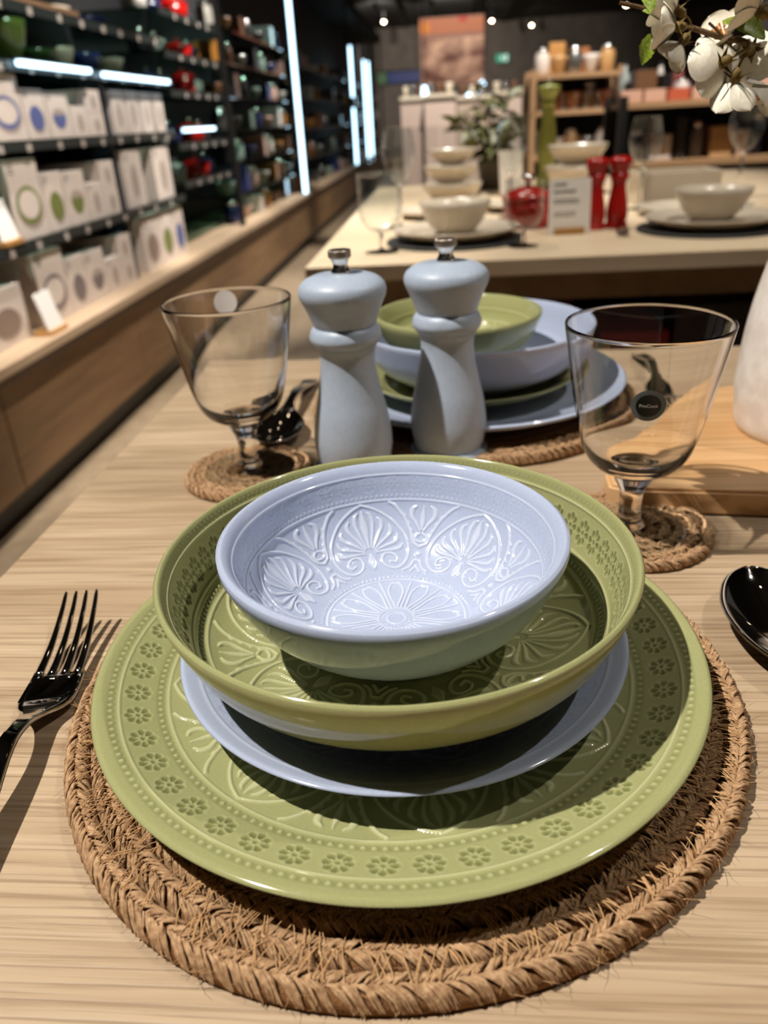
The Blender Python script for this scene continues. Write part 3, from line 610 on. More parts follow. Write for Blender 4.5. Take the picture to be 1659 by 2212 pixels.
# ------------------------------------------------------------------ track spotlights and their rails
M_LENS = mat('lit_lens', (255,240,220), .3, emit=(255,226,190), es=28.); M_LENS.cycles.emission_sampling = 'NONE'
_tube = lathe('lamp_body', [(.001,.075),(.030,.075),(.036,.066),(.036,-.060),(.040,-.070),(.040,-.085),(.034,-.085),(.033,-.068),(.001,-.066)], M_BLACK, None, 24); ME_BODY = _tube.data; bpy.data.objects.remove(_tube)
_l = lathe('lens', [(.001,-.0672),(.030,-.0672),(.030,-.0700),(.001,-.0705)], M_LENS, None, 20); ME_LENS = _l.data; bpy.data.objects.remove(_l)
_b = box('bracket', (-.012,-.012,-.10), (.012,.012,.02), M_BLACK); ME_BRK = _b.data; bpy.data.objects.remove(_b)
ZL = CEIL-.06
def fixture(x, y, aim, label, watts=0., cone=50, group=None):
    t = thing('track_spotlight', label, 'spotlight', (x, y, ZL), 0, group)
    d = Vector((aim[0]-x, aim[1]-y, aim[2]-ZL)).normalized(); q = d.to_track_quat('-Z', 'Y')
    b = data_obj('lamp_body', ME_BODY, t, rot=q.to_euler()); data_obj('lens', ME_LENS, b)
    data_obj('bracket', ME_BRK, t, loc=(0,0,.13))
    if watts:
        o, _ = spot(x, y, *aim, watts, cone, ZL, x < -1.0 and y < .5)
for x, y, ax, ay, az, wt, cone, lab in SPOTS: fixture(x, y, (ax, ay, az), lab, wt, cone)
for i, (px, py) in enumerate([(810,12),(933,5),(1062,40),(1148,50),(829,42),(1352,6)]):
    p = RAY(px, py, z=ZL)
    if p[1] > 23.5: p = RAY(px, py, y=23.5)
    fixture(p[0], p[1], (p[0]+1.3*i, 24., 1.5) if i < 2 else (p[0], p[1]-3., 0.), f'small lit spotlight under the dark ceiling, {ordinal(i)} of the row counted by its distance', 420 if i < 2 else 40, 70)
for i, x in enumerate((-.98, -.30, .62, 1.45)):
    r = box('lighting_track', (x-.018, -2.2, ZL+.13), (x+.018, 23.8, CEIL+.12), M_BLACK)
    tag(r, ['black lighting track nearest the left wall shelves', 'black lighting track running over the left end of both tables', 'black lighting track running over the right part of the near table', 'black lighting track running furthest to the right'][i], 'track')
# ------------------------------------------------------------------ left wall display
XF, XB = -1.28, -1.66                        # shelf front and back
LEDGE = .45
bays = [(.9, 4.0, 'boxed tableware'), (4.0, 5.0, 'red casseroles'), (5.0, 7.3, 'the glassware unit'), (7.3, 11.6, 'the cookware unit'), (11.6, 13.5, 'the knife unit'), (13.5, 17.5, 'the far pan unit')]
SHELF_Z = {0: [.72, .995, 1.21, 1.37], 1: [.77, .94, 1.17, 1.33, 1.50], 2: [.62, .80, .98, 1.16, 1.34, 1.52], 3: [.70, .95, 1.20, 1.45], 4: [.7, .95, 1.2, 1.45], 5: [.7, 1.0, 1.3]}
ME_TICK = {}
for bi, (y0, y1, what) in enumerate(bays):
    t = thing('display_shelving', ['tall dark wall unit holding the white tableware boxes','tall dark wall unit holding the red casseroles','tall dark wall unit just before the tallest light strip','long dark wall unit between the first two upright light strips','dark wall unit between the middle and far light strips','farthest dark wall unit beyond the pair of light strips'][bi], 'shelving', (-1.46, (y0+y1)/2, 0))
    ox = np.array([1.46, -(y0+y1)/2, 0])
    def part(name, lo, hi, mt, par=t, bev=0.): return box(name, np.array(lo)+ox, np.array(hi)+ox, mt, par, bev)
    part('back_panel', (-1.80, y0, LEDGE), (-1.70, y1, 2.35), M_DARK)
    n = max(1, round((y1-y0)/1.03))
    for k in range(n):
        a, b = y0+(y1-y0)*k/n, y0+(y1-y0)*(k+1)/n; part('base_panel', (-1.78, a+.003, .095), (-1.225, b-.003, LEDGE-.03), M_BASEWOOD, bev=.002)
    part('plinth', (-1.78, y0, 0), (-1.27, y1, .095), M_BLACK); part('ledge', (-1.78, y0, LEDGE-.028), (-1.20, y1, LEDGE), M_LEDGE, bev=.002)
    part('edge_trim', (-1.212, y0, LEDGE-.048), (-1.2, y1, LEDGE-.030), mat('dark_trim', (70,52,36), .5))
    if bi: part('post', (-1.275, y1-.03, LEDGE), (-1.245, y1, 2.35), M_BLACK)
    part('top_fascia', (-1.72, y0, 2.30), (-1.24, y1, 2.42), M_DARK)
    for zi, z in enumerate(SHELF_Z[bi]):
        sh = part('shelf', (-1.70, y0+.02, z-.010), (XF, y1-.02, z), M_SHELFGLASS)
        if bi < 2:
            part('shelf_edge', (XF, y0+.02, z-.030), (XF+.004, y1-.02, z-.002), mat('shelf_edge_dark', (40,46,46), .4), sh)
            yy = y0+.25
            while yy < y1-.1:
                tk = part('price_ticket', (XF+.004, yy-.014, z-.032), (XF+.0065, yy+.014, z-.010), mat('ticket_card', (178,168,160), .7), sh); yy += .17+.05*random.random()
    if bi == 0:
        part('divider', (-1.70, 3.235, LEDGE), (XF-.02, 3.27, 1.18), M_NAVY); part('navy_backing', (-1.700, 3.27, LEDGE), (-1.60, 4.0-.03, 1.19), M_NAVY)
        part('top_board', (-1.70, y0+.03, 1.385), (XF-.05, 3.25, 1.40), mat('brown_board', (130,100,74), .6))
# light strips
def led(name, lo, hi, label, axis):
    c = [(a+b)/2 for a, b in zip(lo, hi)]; t = thing(name, label, 'light strip', (c[0], c[1], lo[2])); o = np.array([c[0], c[1], lo[2]])
    h = [np.array(lo)-o, np.array(hi)-o]; w = .004
    if axis == 'z': box('housing', h[0]-np.array([.012, w, 0]), np.array([h[0][0]+.0, h[1][1]+w, h[1][2]]), M_BLACK, t); box('tube', h[0], h[1], M_LED, t, .004)
    else: box('housing', h[0]-np.array([.012, 0, w*.5]), np.array([h[0][0], h[1][1], h[1][2]+w*2]), M_BLACK, t); box('tube', h[0], h[1], M_LED, t, .004)
for (ya, za, zb, lab) in ((7.22, .42, 2.4, 'tallest upright white light strip on the left wall shelves'), (11.66, .40, 1.14, 'lower half of the middle upright light strip'), (11.66, 1.27, 1.86, 'upper half of the middle upright light strip'), (13.50, .38, 1.80, 'nearer upright light strip of the far pair'), (14.25, .38, 1.82, 'farther upright light strip of the far pair')):
    led('light_strip', (-1.245, ya-.022, za), (-1.215, ya+.022, zb), lab, 'z')
for (ya, yb, z, lab) in ((2.56, 3.07, 1.205, 'left of two slanting white tubes above the blue boxes'), (3.20, 3.95, 1.200, 'right of two slanting white tubes above the blue boxes'), (4.08, 4.62, 1.000, 'short white tube beside the red casseroles')):
    led('light_strip', (-1.272, ya, z-.012), (-1.252, yb, z+.004), lab, 'y')
# boxed tableware
def print_disc(name, y, z, ry, rz, mt, par, x, inner=0., half=False):
    n = 28; a0, a1 = (PI, 2*PI) if half else (0, 2*PI); V, Fc = [], []
    for i in range(n+1):
        a = a0+(a1-a0)*i/n
        V.append((x, y+ry*math.cos(a), z+rz*math.sin(a))); V.append((x, y+ry*inner*math.cos(a), z+rz*inner*math.sin(a)))
    Fc = [(2*i, 2*i+2, 2*i+3, 2*i+1) for i in range(n)]
    return mesh_obj(name, V, Fc, mt, par, smooth=False)
SHADE = mat('print_shadow', (176,160,150), .7)
def carton(y0, y1, z0, h, label, pic, colname, colr, xf=XF-.012, depth=.24, group=None):
    t = thing('carton', label, 'box', (xf-depth/2, (y0+y1)/2, z0), 0, group); w = (y1-y0)/2
    box('card_body', (-depth/2, -w, 0), (depth/2, w, h), M_WHITEBOX, t, .0015)
    M = mat('print_'+colname, colr, .6); x = depth/2+.0006
    if pic == 'plate':
        print_disc('printed_shadow', .004, h*.37, w*.80, h*.26, SHADE, t, x); print_disc('printed_plate', 0, h*.42, w*.78, h*.25, M, t, x+.0004); print_disc('printed_well', 0, h*.43, w*.62, h*.185, M_WHITEBOX, t, x+.0008)
    elif pic == 'bowl':
        print_disc('printed_shadow', .004, h*.38, w*.66, h*.27, SHADE, t, x); print_disc('printed_bowl', 0, h*.42, w*.62, h*.25, M, t, x+.0004)
    elif pic == 'cup':
        print_disc('printed_inside', 0, h*.50, w*.60, h*.14, SHADE, t, x); print_disc('printed_cup', 0, h*.50, w*.60, h*.30, M, t, x+.0004, 0., True)
    elif pic == 'mug':
        print_disc('printed_mug', 0, h*.45, w*.36, h*.30, SHADE, t, x)
    if h > .11: mesh_obj('printed_lines', [(x, -w*.8+dy*w, h*(.93-.05*k)+dz) for k in range(3) for dy, dz in ((0,0),(.32,0),(.32,h*.02),(0,h*.02))], [(4*k, 4*k+1, 4*k+2, 4*k+3) for k in range(3)], M_INK, t, smooth=False)
    return t
ROWS = [(LEDGE, 'grey', (128,116,116), 'lowest'), (.72, 'green', (120,128,70), 'middle'), (.995, 'blue', (92,104,158), 'upper')]
for z, cn, cc, lev in ROWS:
    dz = -.18 if z < .5 else (.03 if z > .9 else 0.)
    dy = {'grey': .03, 'green': 0., 'blue': .0}[cn]
    hs = 1. if z < .9 else .80
    carton(2.375+dy, 2.578+dy, z, .225*hs, f'tall white box with a {cn} rimmed plate picture, {lev} row', 'plate', cn, cc)
    carton(2.584+dy, 2.732+dy, z, .178*hs, f'white box with a {cn} bowl picture, {lev} row', 'bowl', cn, cc)
    carton(2.738+dy, 2.905+dy, z, .172*hs, f'white box with a {cn} cup picture, {lev} row', 'cup', cn, cc)
    carton(2.912+dy, 3.052+dy, z, .122*hs, f'short white box with a {cn} row mug picture, {lev} row', 'mug', cn, cc)
    carton(3.058+dy, 3.195+dy, z, .094*hs, f'lower of two small stacked white boxes, {lev} row', 'mug', cn, cc)
    carton(3.060+dy, 3.193+dy, z+.094*hs+.001, .094*hs, f'upper of two small stacked white boxes, {lev} row', 'mug', cn, cc)
carton(2.06, 2.30, LEDGE, .165, 'low white box with a brown picture at the left edge, lowest row', 'bowl', 'brown', (150,130,118), depth=.28)
carton(2.10, 2.355, .995, .205, 'tall white box with a pale plate picture at the left edge, upper row', 'plate', 'blue', (92,104,158))
for i, (a, b) in enumerate(((3.30, 3.50), (3.65, 3.88))): carton(a, b, .72, .215, f'{["left","right"][i]} of two tall plain white boxes against the navy panel', 'mug', 'grey', (128,116,116))
for i, (a, b) in enumerate(((3.37, 3.58), (3.585, 3.77), (3.775, 3.94))): carton(a, b, LEDGE, .225, f'{ordinal(i)} of three white boxes standing on the ledge by the navy panel', 'bowl', ['brown','green','blue'][i], [(150,130,118),(120,128,70),(92,104,158)][i])
for i, (a, b) in enumerate(((3.30, 3.43), (3.46, 3.59), (3.62, 3.75), (3.78, 3.91))): carton(a, b, .995, .155, f'{ordinal(i)} of four narrow white boxes with blue backs, upper row', 'mug', 'blue', (92,104,158))
def tent(x, y, z, label, s=1.):
    t = thing('shelf_sign', label, 'sign', (x, y, z)); 
    mesh_obj('card', [(.02*s,-.05*s,.012),(.02*s,.05*s,.012),(-.005*s,.05*s,.125*s),(-.005*s,-.05*s,.125*s),(.017*s,-.05*s,.012),(.017*s,.05*s,.012),(-.008*s,.05*s,.125*s),(-.008*s,-.05*s,.125*s)], [(0,1,2,3),(7,6,5,4),(0,4,5,1),(3,2,6,7),(1,5,6,2),(0,3,7,4)], M_PAPER, t, smooth=False)
    box('wooden_foot', (-.03*s,-.055*s,0), (.03*s,.055*s,.014), mat('pine_foot', (190,142,80), .6), t)
tent(-1.252, 2.345, LEDGE, 'small white leaning sign with wooden foot on the ledge'); tent(-1.30, 2.30, .722, 'small white sign at the left edge beside the green plate box')
# upper shelf bowls of the first bay
def bowl_simple(name, x, y, z, r, h, mt, label, cat='bowl', group=None, seg=36):
    p = [(.0,.004),(r*.45,.0),(r*.50,h*.06),(r*.78,h*.40),(r*.95,h*.80),(r,h),(r*.965,h),(r*.90,h*.78),(r*.72,h*.40),(r*.45,h*.12),(0,h*.10)]
    return tag(lathe(name, p, mt, None, seg, (x, y, z), cap=False), label, cat, group)
SHELF1 = [(2.62, .075, .10, M_CREAM, 'cream striped bowl'), (2.80, .085, .13, mat('olive_glaze', (112,126,58), .2), 'olive green pitcher bowl'), (3.0, .07, .06, mat('deep_green', (52,84,44), .2), 'low dark green dish'), (3.2, .06, .08, M_CREAM, 'small cream bowl'), (3.42, .07, .075, mat('deep_blue', (40,56,110), .2), 'dark blue bowl'), (3.66, .07, .07, M_CREAM, 'cream bowl beside the dark blue one')]
for y, r, h, mt_, nm in SHELF1: bowl_simple('bowl', -1.42, y, 1.21, r, h, mt_, f'{nm} on the shelf above the white tubes')
for i, y in enumerate((2.55, 2.9, 3.25, 3.6)): bowl_simple('bowl', -1.45, y, 1.401 if y < 3.2 else 1.371, .085, .05, [M_CREAM, M_SLATE, M_CREAM, mat('deep_blue')][i], f'{["large cream","black","pale cream","dark blue"][i]} dish on the topmost shelf of the first bay')
# casseroles
def casserole(x, y, z, r, h, mt_, label, group=None):
    t = thing('casserole', label, 'casserole', (x, y, z), 0, group)
    lathe('pot', [(0,0),(r*.86,0),(r*.92,.006),(r*.97,h*.55),(r,h),(0,h)], mt_, t, 32); l = lathe('lid', [(r*1.03,h),(r*1.04,h+.006),(r*.8,h+.018),(r*.3,h+.028),(0,h+.03)], mt_, t, 32)
    lathe('knob', [(.006,h+.027),(.006,h+.038),(.016,h+.042),(.015,h+.052),(0,h+.054)], M_CHROME, l, 16)
    for s in (-1, 1): box('handle', (-.03, s*r-.004*s-.016, h*.72), (.03, s*r+.016, h*.86), mt_, t, .005)
REDPOS = [(.77, .085, .055), (.94, .08, .06), (1.17, .07, .075), (1.33, .075, .05), (1.50, .085, .07)]
for i, (z, r, h) in enumerate(REDPOS):
    casserole(-1.40, 4.62, z, r, h, M_RED, f'red enamel casserole on shelf {["one, lowest","two","three","four","five, highest"][i]} of the casserole bay'.replace(' one, lowest', ' one, the lowest').replace(' five, highest', ' five, the highest'))
    for k, y in enumerate((4.12, 4.32, 4.86)):
        cc = [(58,62,66), (188,184,178), (34,44,84)][(i+k) % 3]; nm = ['charcoal', 'pale grey', 'navy'][(i+k) % 3]
        casserole(-1.42, y, z, .062, .05, mat('enamel_'+nm.replace(' ', '_'), cc, .25), f'{nm} pot on casserole bay shelf {["one","two","three","four","five"][i]}, {["far left","left of the red one","right of the red one"][k]}')
# goods on the farther bays: jars, tins, boxes, mugs
PAL = [('white', (205,200,190)), ('steel', (150,150,152)), ('dark blue', (36,44,92)), ('amber', (170,116,52)), ('black', (22,22,24)), ('blush', (196,160,146)), ('brown', (98,66,44)), ('clear green', (120,142,132))]
def jar(x, y, z, r, h, mt_, label, group):
    t = thing('jar', label, 'jar', (x, y, z), 0, group)
    lathe('body', [(0,0),(r*.9,0),(r,.01),(r,h*.72),(r*.72,h*.84),(r*.70,h*.88),(0,h*.88)], mt_, t, 20); lathe('lid', [(r*.76,h*.86),(r*.76,h),(0,h*1.01)], M_CHROME, t, 20)
for bi in (2, 3, 4, 5):
    y0, y1, what = bays[bi]
    for zi, z in enumerate([LEDGE]+SHELF_Z[bi]):
        n = {2: 7, 3: 8, 4: 4, 5: 4}[bi]
        for k in range(n):
            y = y0+.16+(y1-y0-.32)*k/(n-1); ci = (k*3+zi*5+bi) % len(PAL); nm, cc = PAL[ci]
            mm = mat('goods_'+nm.replace(' ', '_'), cc, .15 if ci in (1, 7) else .35, metal=.9 if ci == 1 else 0.)
            lab = f'{nm} {{}} on shelf {["zero","one","two","three","four","five","six"][zi] if zi else "ledge"} of {what}, {ordinal(k)} along'
            kind = (k+zi) % 3
            if kind == 0: jar(-1.37, y, z, .05, .125, mm, lab.format('lidded jar'), f'goods on {what}')
            elif kind == 1: bowl_simple('bowl', -1.38, y, z, .075, .075, mm, lab.format('bowl'), 'bowl', f'goods on {what}', 24)
            else: tag(box('carton', (-1.45, y-.06, z), (-1.31, y+.06, z+.11+.03*(k % 2)), mm, None, .004), lab.format('packed carton'), 'box', f'goods on {what}')
# ------------------------------------------------------------------ far table
ft_ = thing('display_table', 'farther display table with plain pale top, set with cream tableware', 'table', (.55, 2.35, 0))
ox = np.array([-.55, -2.35, 0])
def fpart(name, lo, hi, mt_, bev=0.): return box(name, np.array(lo)+ox, np.array(hi)+ox, mt_, ft_, bev)
M_T2B = noise_mat('brown_carcass', (118,96,70), (132,108,80), nscale=4, rough=.6)
fpart('table_top', (-.272, 1.505, T-.030), (1.55, 3.35, T), M_TABLE2, .002)
fpart('apron', (-.22, 1.66, T-.11), (1.50, 1.69, T-.03), M_T2B); fpart('side_panel', (-.22, 1.69, 0), (-.19, 3.30, T-.03), M_T2B); fpart('side_panel', (1.47, 1.69, 0), (1.50, 3.30, T-.03), M_T2B)
fpart('rear_panel', (-.19, 2.20, 0), (1.47, 2.23, T-.03), mat('dark_carcass', (46,38,32), .7)); fpart('shelf', (-.19, 1.68, .30), (1.47, 2.20, .33), M_T2B); fpart('divider', (.72, 1.69, .33), (.75, 2.20, T-.03), M_T2B)
for i, (xx, h, c, nm) in enumerate(((.22, .24, (120,18,16), 'dark red'), (.42, .20, (150,30,24), 'red'), (.60, .26, (60,46,38), 'dark brown'), (.95, .22, (96,30,26), 'maroon'), (1.2, .25, (110,92,72), 'tan'))):
    tag(box('storage_box', (xx-.085, 1.78, .331), (xx+.085, 2.05, .331+h), mat('box_'+nm.replace(' ', '_'), c, .6), None, .004), f'{nm} storage box on the shelf under the farther table', 'box')
def setting(x, y, tagname):
    tag(lathe('slate_mat', [(0,0),(.150,0),(.151,.003),(.150,.006),(0,.006)], M_SLATE, None, 64, (x, y, T)), f'round dark slate mat under the {tagname} cream plate of the farther table', 'placemat')
    dish('dinner_plate', [(.002,.014),(.08,.0142),(.095,.018),(.120,.026),(.134,.030),(.1375,.029)], [(.1375,.029),(.130,.022),(.10,.012),(.085,.0064),(.002,.0075)], M_CREAM, (x, y, T), f'{tagname} cream dinner plate on the farther table', 'plate')
    bowl_simple('bowl', x, y, T+.0142, .078, .068, M_CREAM, f'{tagname} cream bowl standing on a cream dinner plate', seg=64)
setting(.018, 1.775, 'left'); setting(.560, 1.785, 'right')
bowl_simple('bowl', .018, 2.62, T, .095, .055, M_CREAM, 'large cream bowl behind the left setting of the farther table'); bowl_simple('bowl', .015, 2.62, T+.056, .085, .05, M_CREAM, 'middle cream bowl stacked behind the left setting'); bowl_simple('bowl', .02, 2.62, T+.107, .075, .045, M_CREAM, 'top cream bowl stacked behind the left setting')
dish('side_plate', [(.002,.008),(.07,.009),(.10,.018),(.11,.019)], [(.11,.019),(.10,.013),(.07,.002),(.06,0),(.002,.002)], M_CREAM, (-.03, 2.25, T), 'cream side plate behind the left cream bowl', 'plate')
dish('side_plate', [(.002,.008),(.07,.009),(.10,.018),(.11,.019)], [(.11,.019),(.10,.013),(.07,.002),(.06,0),(.002,.002)], M_CREAM, (.205, 2.32, T), 'cream side plate left of the red pot', 'plate')
def wine(x, y, h, r, label, tulip=True):
    t = thing('wine_glass', label, 'glass', (x, y, T)); zb = h*.46
    o = cr([(.006,zb),(r*.55,zb+h*.06),(r*.93,zb+h*.20),(r,zb+h*.32),(r*.88,h*.92),(r*.80,h)], 6) if tulip else cr([(.006,zb*.6),(r*.6,zb*.64),(r*.95,zb*.95),(r,zb*1.3),(r*1.02,h)], 6)
    i_ = o[::-1].copy(); i_[:,0] = np.maximum(i_[:,0]-.0012, .0005); i_[:,1] += .0008; zb = o[0,1]
    lathe('bowl', np.vstack([o, i_]).tolist(), M_GLASS, t, 48, cap=False)
    lathe('stem', [(.0060,.004),(.0042,.012),(.0038,zb*.5),(.0045,zb*.9),(.0075,zb+.002)], M_SGLASS, t, 24); lathe('foot', [(r*.82,.0),(r*.82,.0016),(.010,.0042),(.004,.006)], M_SGLASS, t, 40)
wine(-.135, 1.665, .150, .043, 'short stemmed glass left of the left cream plate', False); wine(-.115, 2.06, .225, .040, 'tall tulip wine glass behind the left cream plate'); wine(.155, 1.66, .125, .038, 'short stemmed glass in front of the red pot', False)
wine(.505, 2.20, .215, .040, 'tall wine glass right of the red mills'); wine(.830, 2.44, .235, .045, 'tall wine glass behind the right cream bowl'); wine(.165, 2.15, .235, .038, 'tall wine glass in front of the green plant')
casserole(.190, 1.960, T, .058, .060, M_RED, 'red enamel pot behind the white sign on the farther table')
mill('pepper_mill', .3290, 1.862, 'left of the two red pepper mills', M_RED, .96, False, None, .84); mill('pepper_mill', .3800, 1.872, 'right of the two red pepper mills', M_RED, .96, False, None, .84)
gm = thing('pepper_mill', 'tall olive green pepper mill beside the plant', 'pepper mill', (.350, 2.98, T)); M_OLIVE = mat('olive_paint', (168,172,88), .4)
lathe('body', cr([(.034,0),(.034,.03),(.026,.05),(.030,.09),(.034,.13),(.025,.20),(.020,.25),(.026,.262),(.018,.27)], 5).tolist(), M_OLIVE, gm, 32); lathe('head', cr([(.018,.27),(.026,.285),(.036,.30),(.034,.312),(.018,.318)], 5).tolist(), M_OLIVE, gm, 32); lathe('finial', [(.006,.317),(.006,.326),(.012,.33),(.0,.336)], M_CHROME, gm, 16)
bowl_simple('bowl', .42, 2.75, T, .10, .08, M_CREAM, 'cream bowl with a rim lid beside the tall green mill'); bowl_simple('bowl', .42, 2.75, T+.081, .095, .06, M_CREAM, 'cream bowl stacked in the bowl beside the tall green mill')
rd = thing('rectangular_dish', 'cream rectangular baking dish right of the red mills', 'dish', (.615, 2.32, T)); 
for nm, lo, hi in (('floor', (-.10,-.07,0), (.10,.07,.010)), ('long_side', (-.105,-.075,0), (.105,-.067,.082)), ('long_side', (-.105,.067,0), (.105,.075,.082)), ('short_side', (-.105,-.067,0), (-.097,.067,.082)), ('short_side', (.097,-.067,0), (.105,.067,.082))): box(nm, lo, hi, M_CREAM, rd, .003)
dish('side_plate', [(.002,.006),(.09,.008),(.125,.018),(.135,.019)], [(.135,.019),(.12,.011),(.09,.001),(.002,.001)], M_CREAM, (.603, 2.062, T), 'cream side plate in front of the rectangular dish', 'plate')
fork((.367, 1.705, T), PI+PI-.12, 'steel fork between the red mills and the right plate')
# sign with wooden foot
sg = thing('table_sign', 'white printed card standing in front of the red mills', 'sign', (.266, 1.80, T), .06)
box('wooden_foot', (-.032,-.008,0), (.032,.030,.013), mat('pine_foot'), sg, .001)
cdo = box('card', (-.045,-.0015,.001), (.045,.0015,.112), M_PAPER, sg, .0005); cdo.rotation_euler = (-.12, 0, 0)
L_ = []; Fk = []
for k, (zz, w0, w1, hh) in enumerate(((.098,-.034,-.008,.007), (.084,-.034,.012,.007), (.069,-.034,.020,.004), (.063,-.034,.020,.004), (.043,-.034,.014,.003), (.037,-.034,.010,.003))):
    x = w0
    while x < w1:
        q = .0018+.0022*random.random(); b0 = len(L_); L_ += [(x,-.0021,zz),(x+q,-.0021,zz),(x+q,-.0021,zz+hh*(.6+.4*random.random())),(x,-.0021,zz+hh*.7)]; Fk.append((b0,b0+1,b0+2,b0+3)); x += q+.0009
mesh_obj('printed_lines', L_, Fk, M_INK, cdo, smooth=False)
c2 = thing('table_sign', 'white leaning card with a pine foot in front of the plant', 'sign', (.215, 2.74, T), -.1)
box('card', (-.042,-.002,.002), (.042,.002,.135), M_PAPER, c2, .0005).rotation_euler = (-.15, 0, .5); box('wooden_foot', (-.045,-.012,0), (.045,.012,.014), mat('pine_foot'), c2)
# plant on the far table
pl = thing('potted_plant', 'leafy dark green plant in the middle of the farther table', 'plant', (.175, 3.02, T))
lathe('pot', [(0,0),(.05,0),(.062,.09),(.064,.095),(.056,.095),(0,.085)], mat('grey_pot', (92,84,74), .6), pl, 32)
def leafdata():
    V = []; 
    for i in range(6):
        t = i/5; w = .017*math.sin(PI*(.04+.92*t))
        for j in range(3): V.append(((j-1)*w, .075*t, -.016*t*t+abs(j-1)*w*.4))
    o = mesh_obj('leaf_shape', V, grid_faces(6, 3, False), noise_mat('olive_leaf', (74,82,36), (140,142,84), nscale=40, rough=.5)); md = o.data; bpy.data.objects.remove(o); return md
LEAFD = leafdata(); rg = random.Random(4); stems = []
for k in range(16):
    a = rg.uniform(0, 2*PI); R_ = rg.uniform(.06, .20); hh = rg.uniform(.16, .33)
    P = cr([(0,0,.08), (R_*.3*math.cos(a), R_*.3*math.sin(a), hh*.6), (R_*math.cos(a), R_*math.sin(a), hh)], 6); stems.append(P)
    for q in range(9):
        c = P[int(len(P)*(.35+.62*q/9))]; data_obj('leaf', LEAFD, pl, tuple(c), (rg.uniform(-.5,.9), rg.uniform(-.6,.6), rg.uniform(0, 6.28)), (rg.uniform(.7,1.15),)*3)
tubes('stem', stems, [.0022]*len(stems), M_TWIG, pl, k=5)
# ------------------------------------------------------------------ far store
def pxbox(x0, y0, x1, y1, Y, depth):
    a, b = RAY(x0, y1, y=Y), RAY(x1, y0, y=Y); return (a[0], Y, min(a[2], b[2])), (b[0], Y+depth, max(a[2], b[2]))
def shade(c, f): return tuple(min(255, v*f) for v in c)
# hanging poster with a food picture
lo, hi = pxbox(910, 30, 1048, 188, 12.0, .02)
ps = thing('hanging_poster', 'large reddish brown food poster hanging from the dark ceiling', 'poster', ((lo[0]+hi[0])/2, 12.0, lo[2])); pw = (hi[0]-lo[0])/2; phh = hi[2]-lo[2]
M_POST = noise_mat('poster_food', (96,46,30), (214,170,140), scale=(3.2, 1, 4.5), nscale=1., detail=3, rough=.6, lo=.38, hi=.66)
box('panel', (-pw, 0, 0), (pw, .02, phh), mat('poster_back', (150,104,86), .6), ps); box('printed_picture', (-pw*.97, -.004, .02), (pw*.97, 0, phh*.70), M_POST, ps)
box('printed_band', (-pw, -.006, phh*.76), (pw, 0, phh*.98), mat('poster_band', (176,104,66), .6), ps); box('printed_corner', (-pw, -.009, phh*.78), (-pw*.68, -.006, phh*.93), mat('poster_orange', (206,120,40), .6), ps); box('printed_badge', (pw*.2, -.009, phh*.92), (pw*.45, -.006, phh*.99), mat('poster_red', (180,40,24), .6), ps)
for s in (-1, 1): tubes('hanging_wire', [np.array([(s*pw*.8, .01, phh), (s*pw*.8, .01, CEIL+.12-lo[2])])], [.004], M_BLACK, ps, k=5)
lo, hi = pxbox(1070, 114, 1100, 136, 23.9, .06)
ex = thing('exit_sign', 'small green exit sign on the far grey wall', 'sign', ((lo[0]+hi[0])/2, 23.92, lo[2])); w_, h_ = (hi[0]-lo[0])/2, hi[2]-lo[2]
box('case', (-w_, 0, 0), (w_, .08, h_), M_BLACK, ex); box('lit_face', (-w_*.94, -.01, h_*.06), (w_*.94, 0, h_*.94), mat('exit_green', (40,130,100), .5, emit=(70,190,150), es=.35), ex)
mesh_obj('running_figure', [(-.1*w_,-.012,h_*.2),(.05*w_,-.012,h_*.2),(.15*w_,-.012,h_*.5),(.05*w_,-.012,h_*.8),(-.12*w_,-.012,h_*.75),(-.2*w_,-.012,h_*.45),(.35*w_,-.012,h_*.15),(.75*w_,-.012,h_*.15),(.75*w_,-.012,h_*.85),(.35*w_,-.012,h_*.85)], [(0,1,2,3,4,5),(6,7,8,9)], mat('exit_white', (200,225,215), .5, emit=(220,240,230), es=.5), ex, smooth=False)
lo, hi = pxbox(815, 148, 908, 186, 17.0, .05)
sc_ = thing('wall_screen', 'dim blue screen panel beyond the light strips', 'screen', ((lo[0]+hi[0])/2, 17.0, lo[2])); w_, h_ = (hi[0]-lo[0])/2, hi[2]-lo[2]
box('frame', (-w_, 0, 0), (w_, .06, h_), M_BLACK, sc_); box('picture', (-w_*.5, -.01, .03), (w_*.98, 0, h_-.03), mat('screen_blue', (40,44,70), .4, emit=(60,66,110), es=.5), sc_); box('picture', (-w_*.98, -.01, .03), (-w_*.55, 0, h_-.03), mat('screen_green', (60,80,50), .4, emit=(90,120,80), es=.4), sc_)
for s in (-1, 1): tubes('hanging_wire', [np.array([(s*w_*.8, .03, h_), (s*w_*.8, .03, CEIL+.12-lo[2])])], [.006], M_BLACK, sc_, k=5)
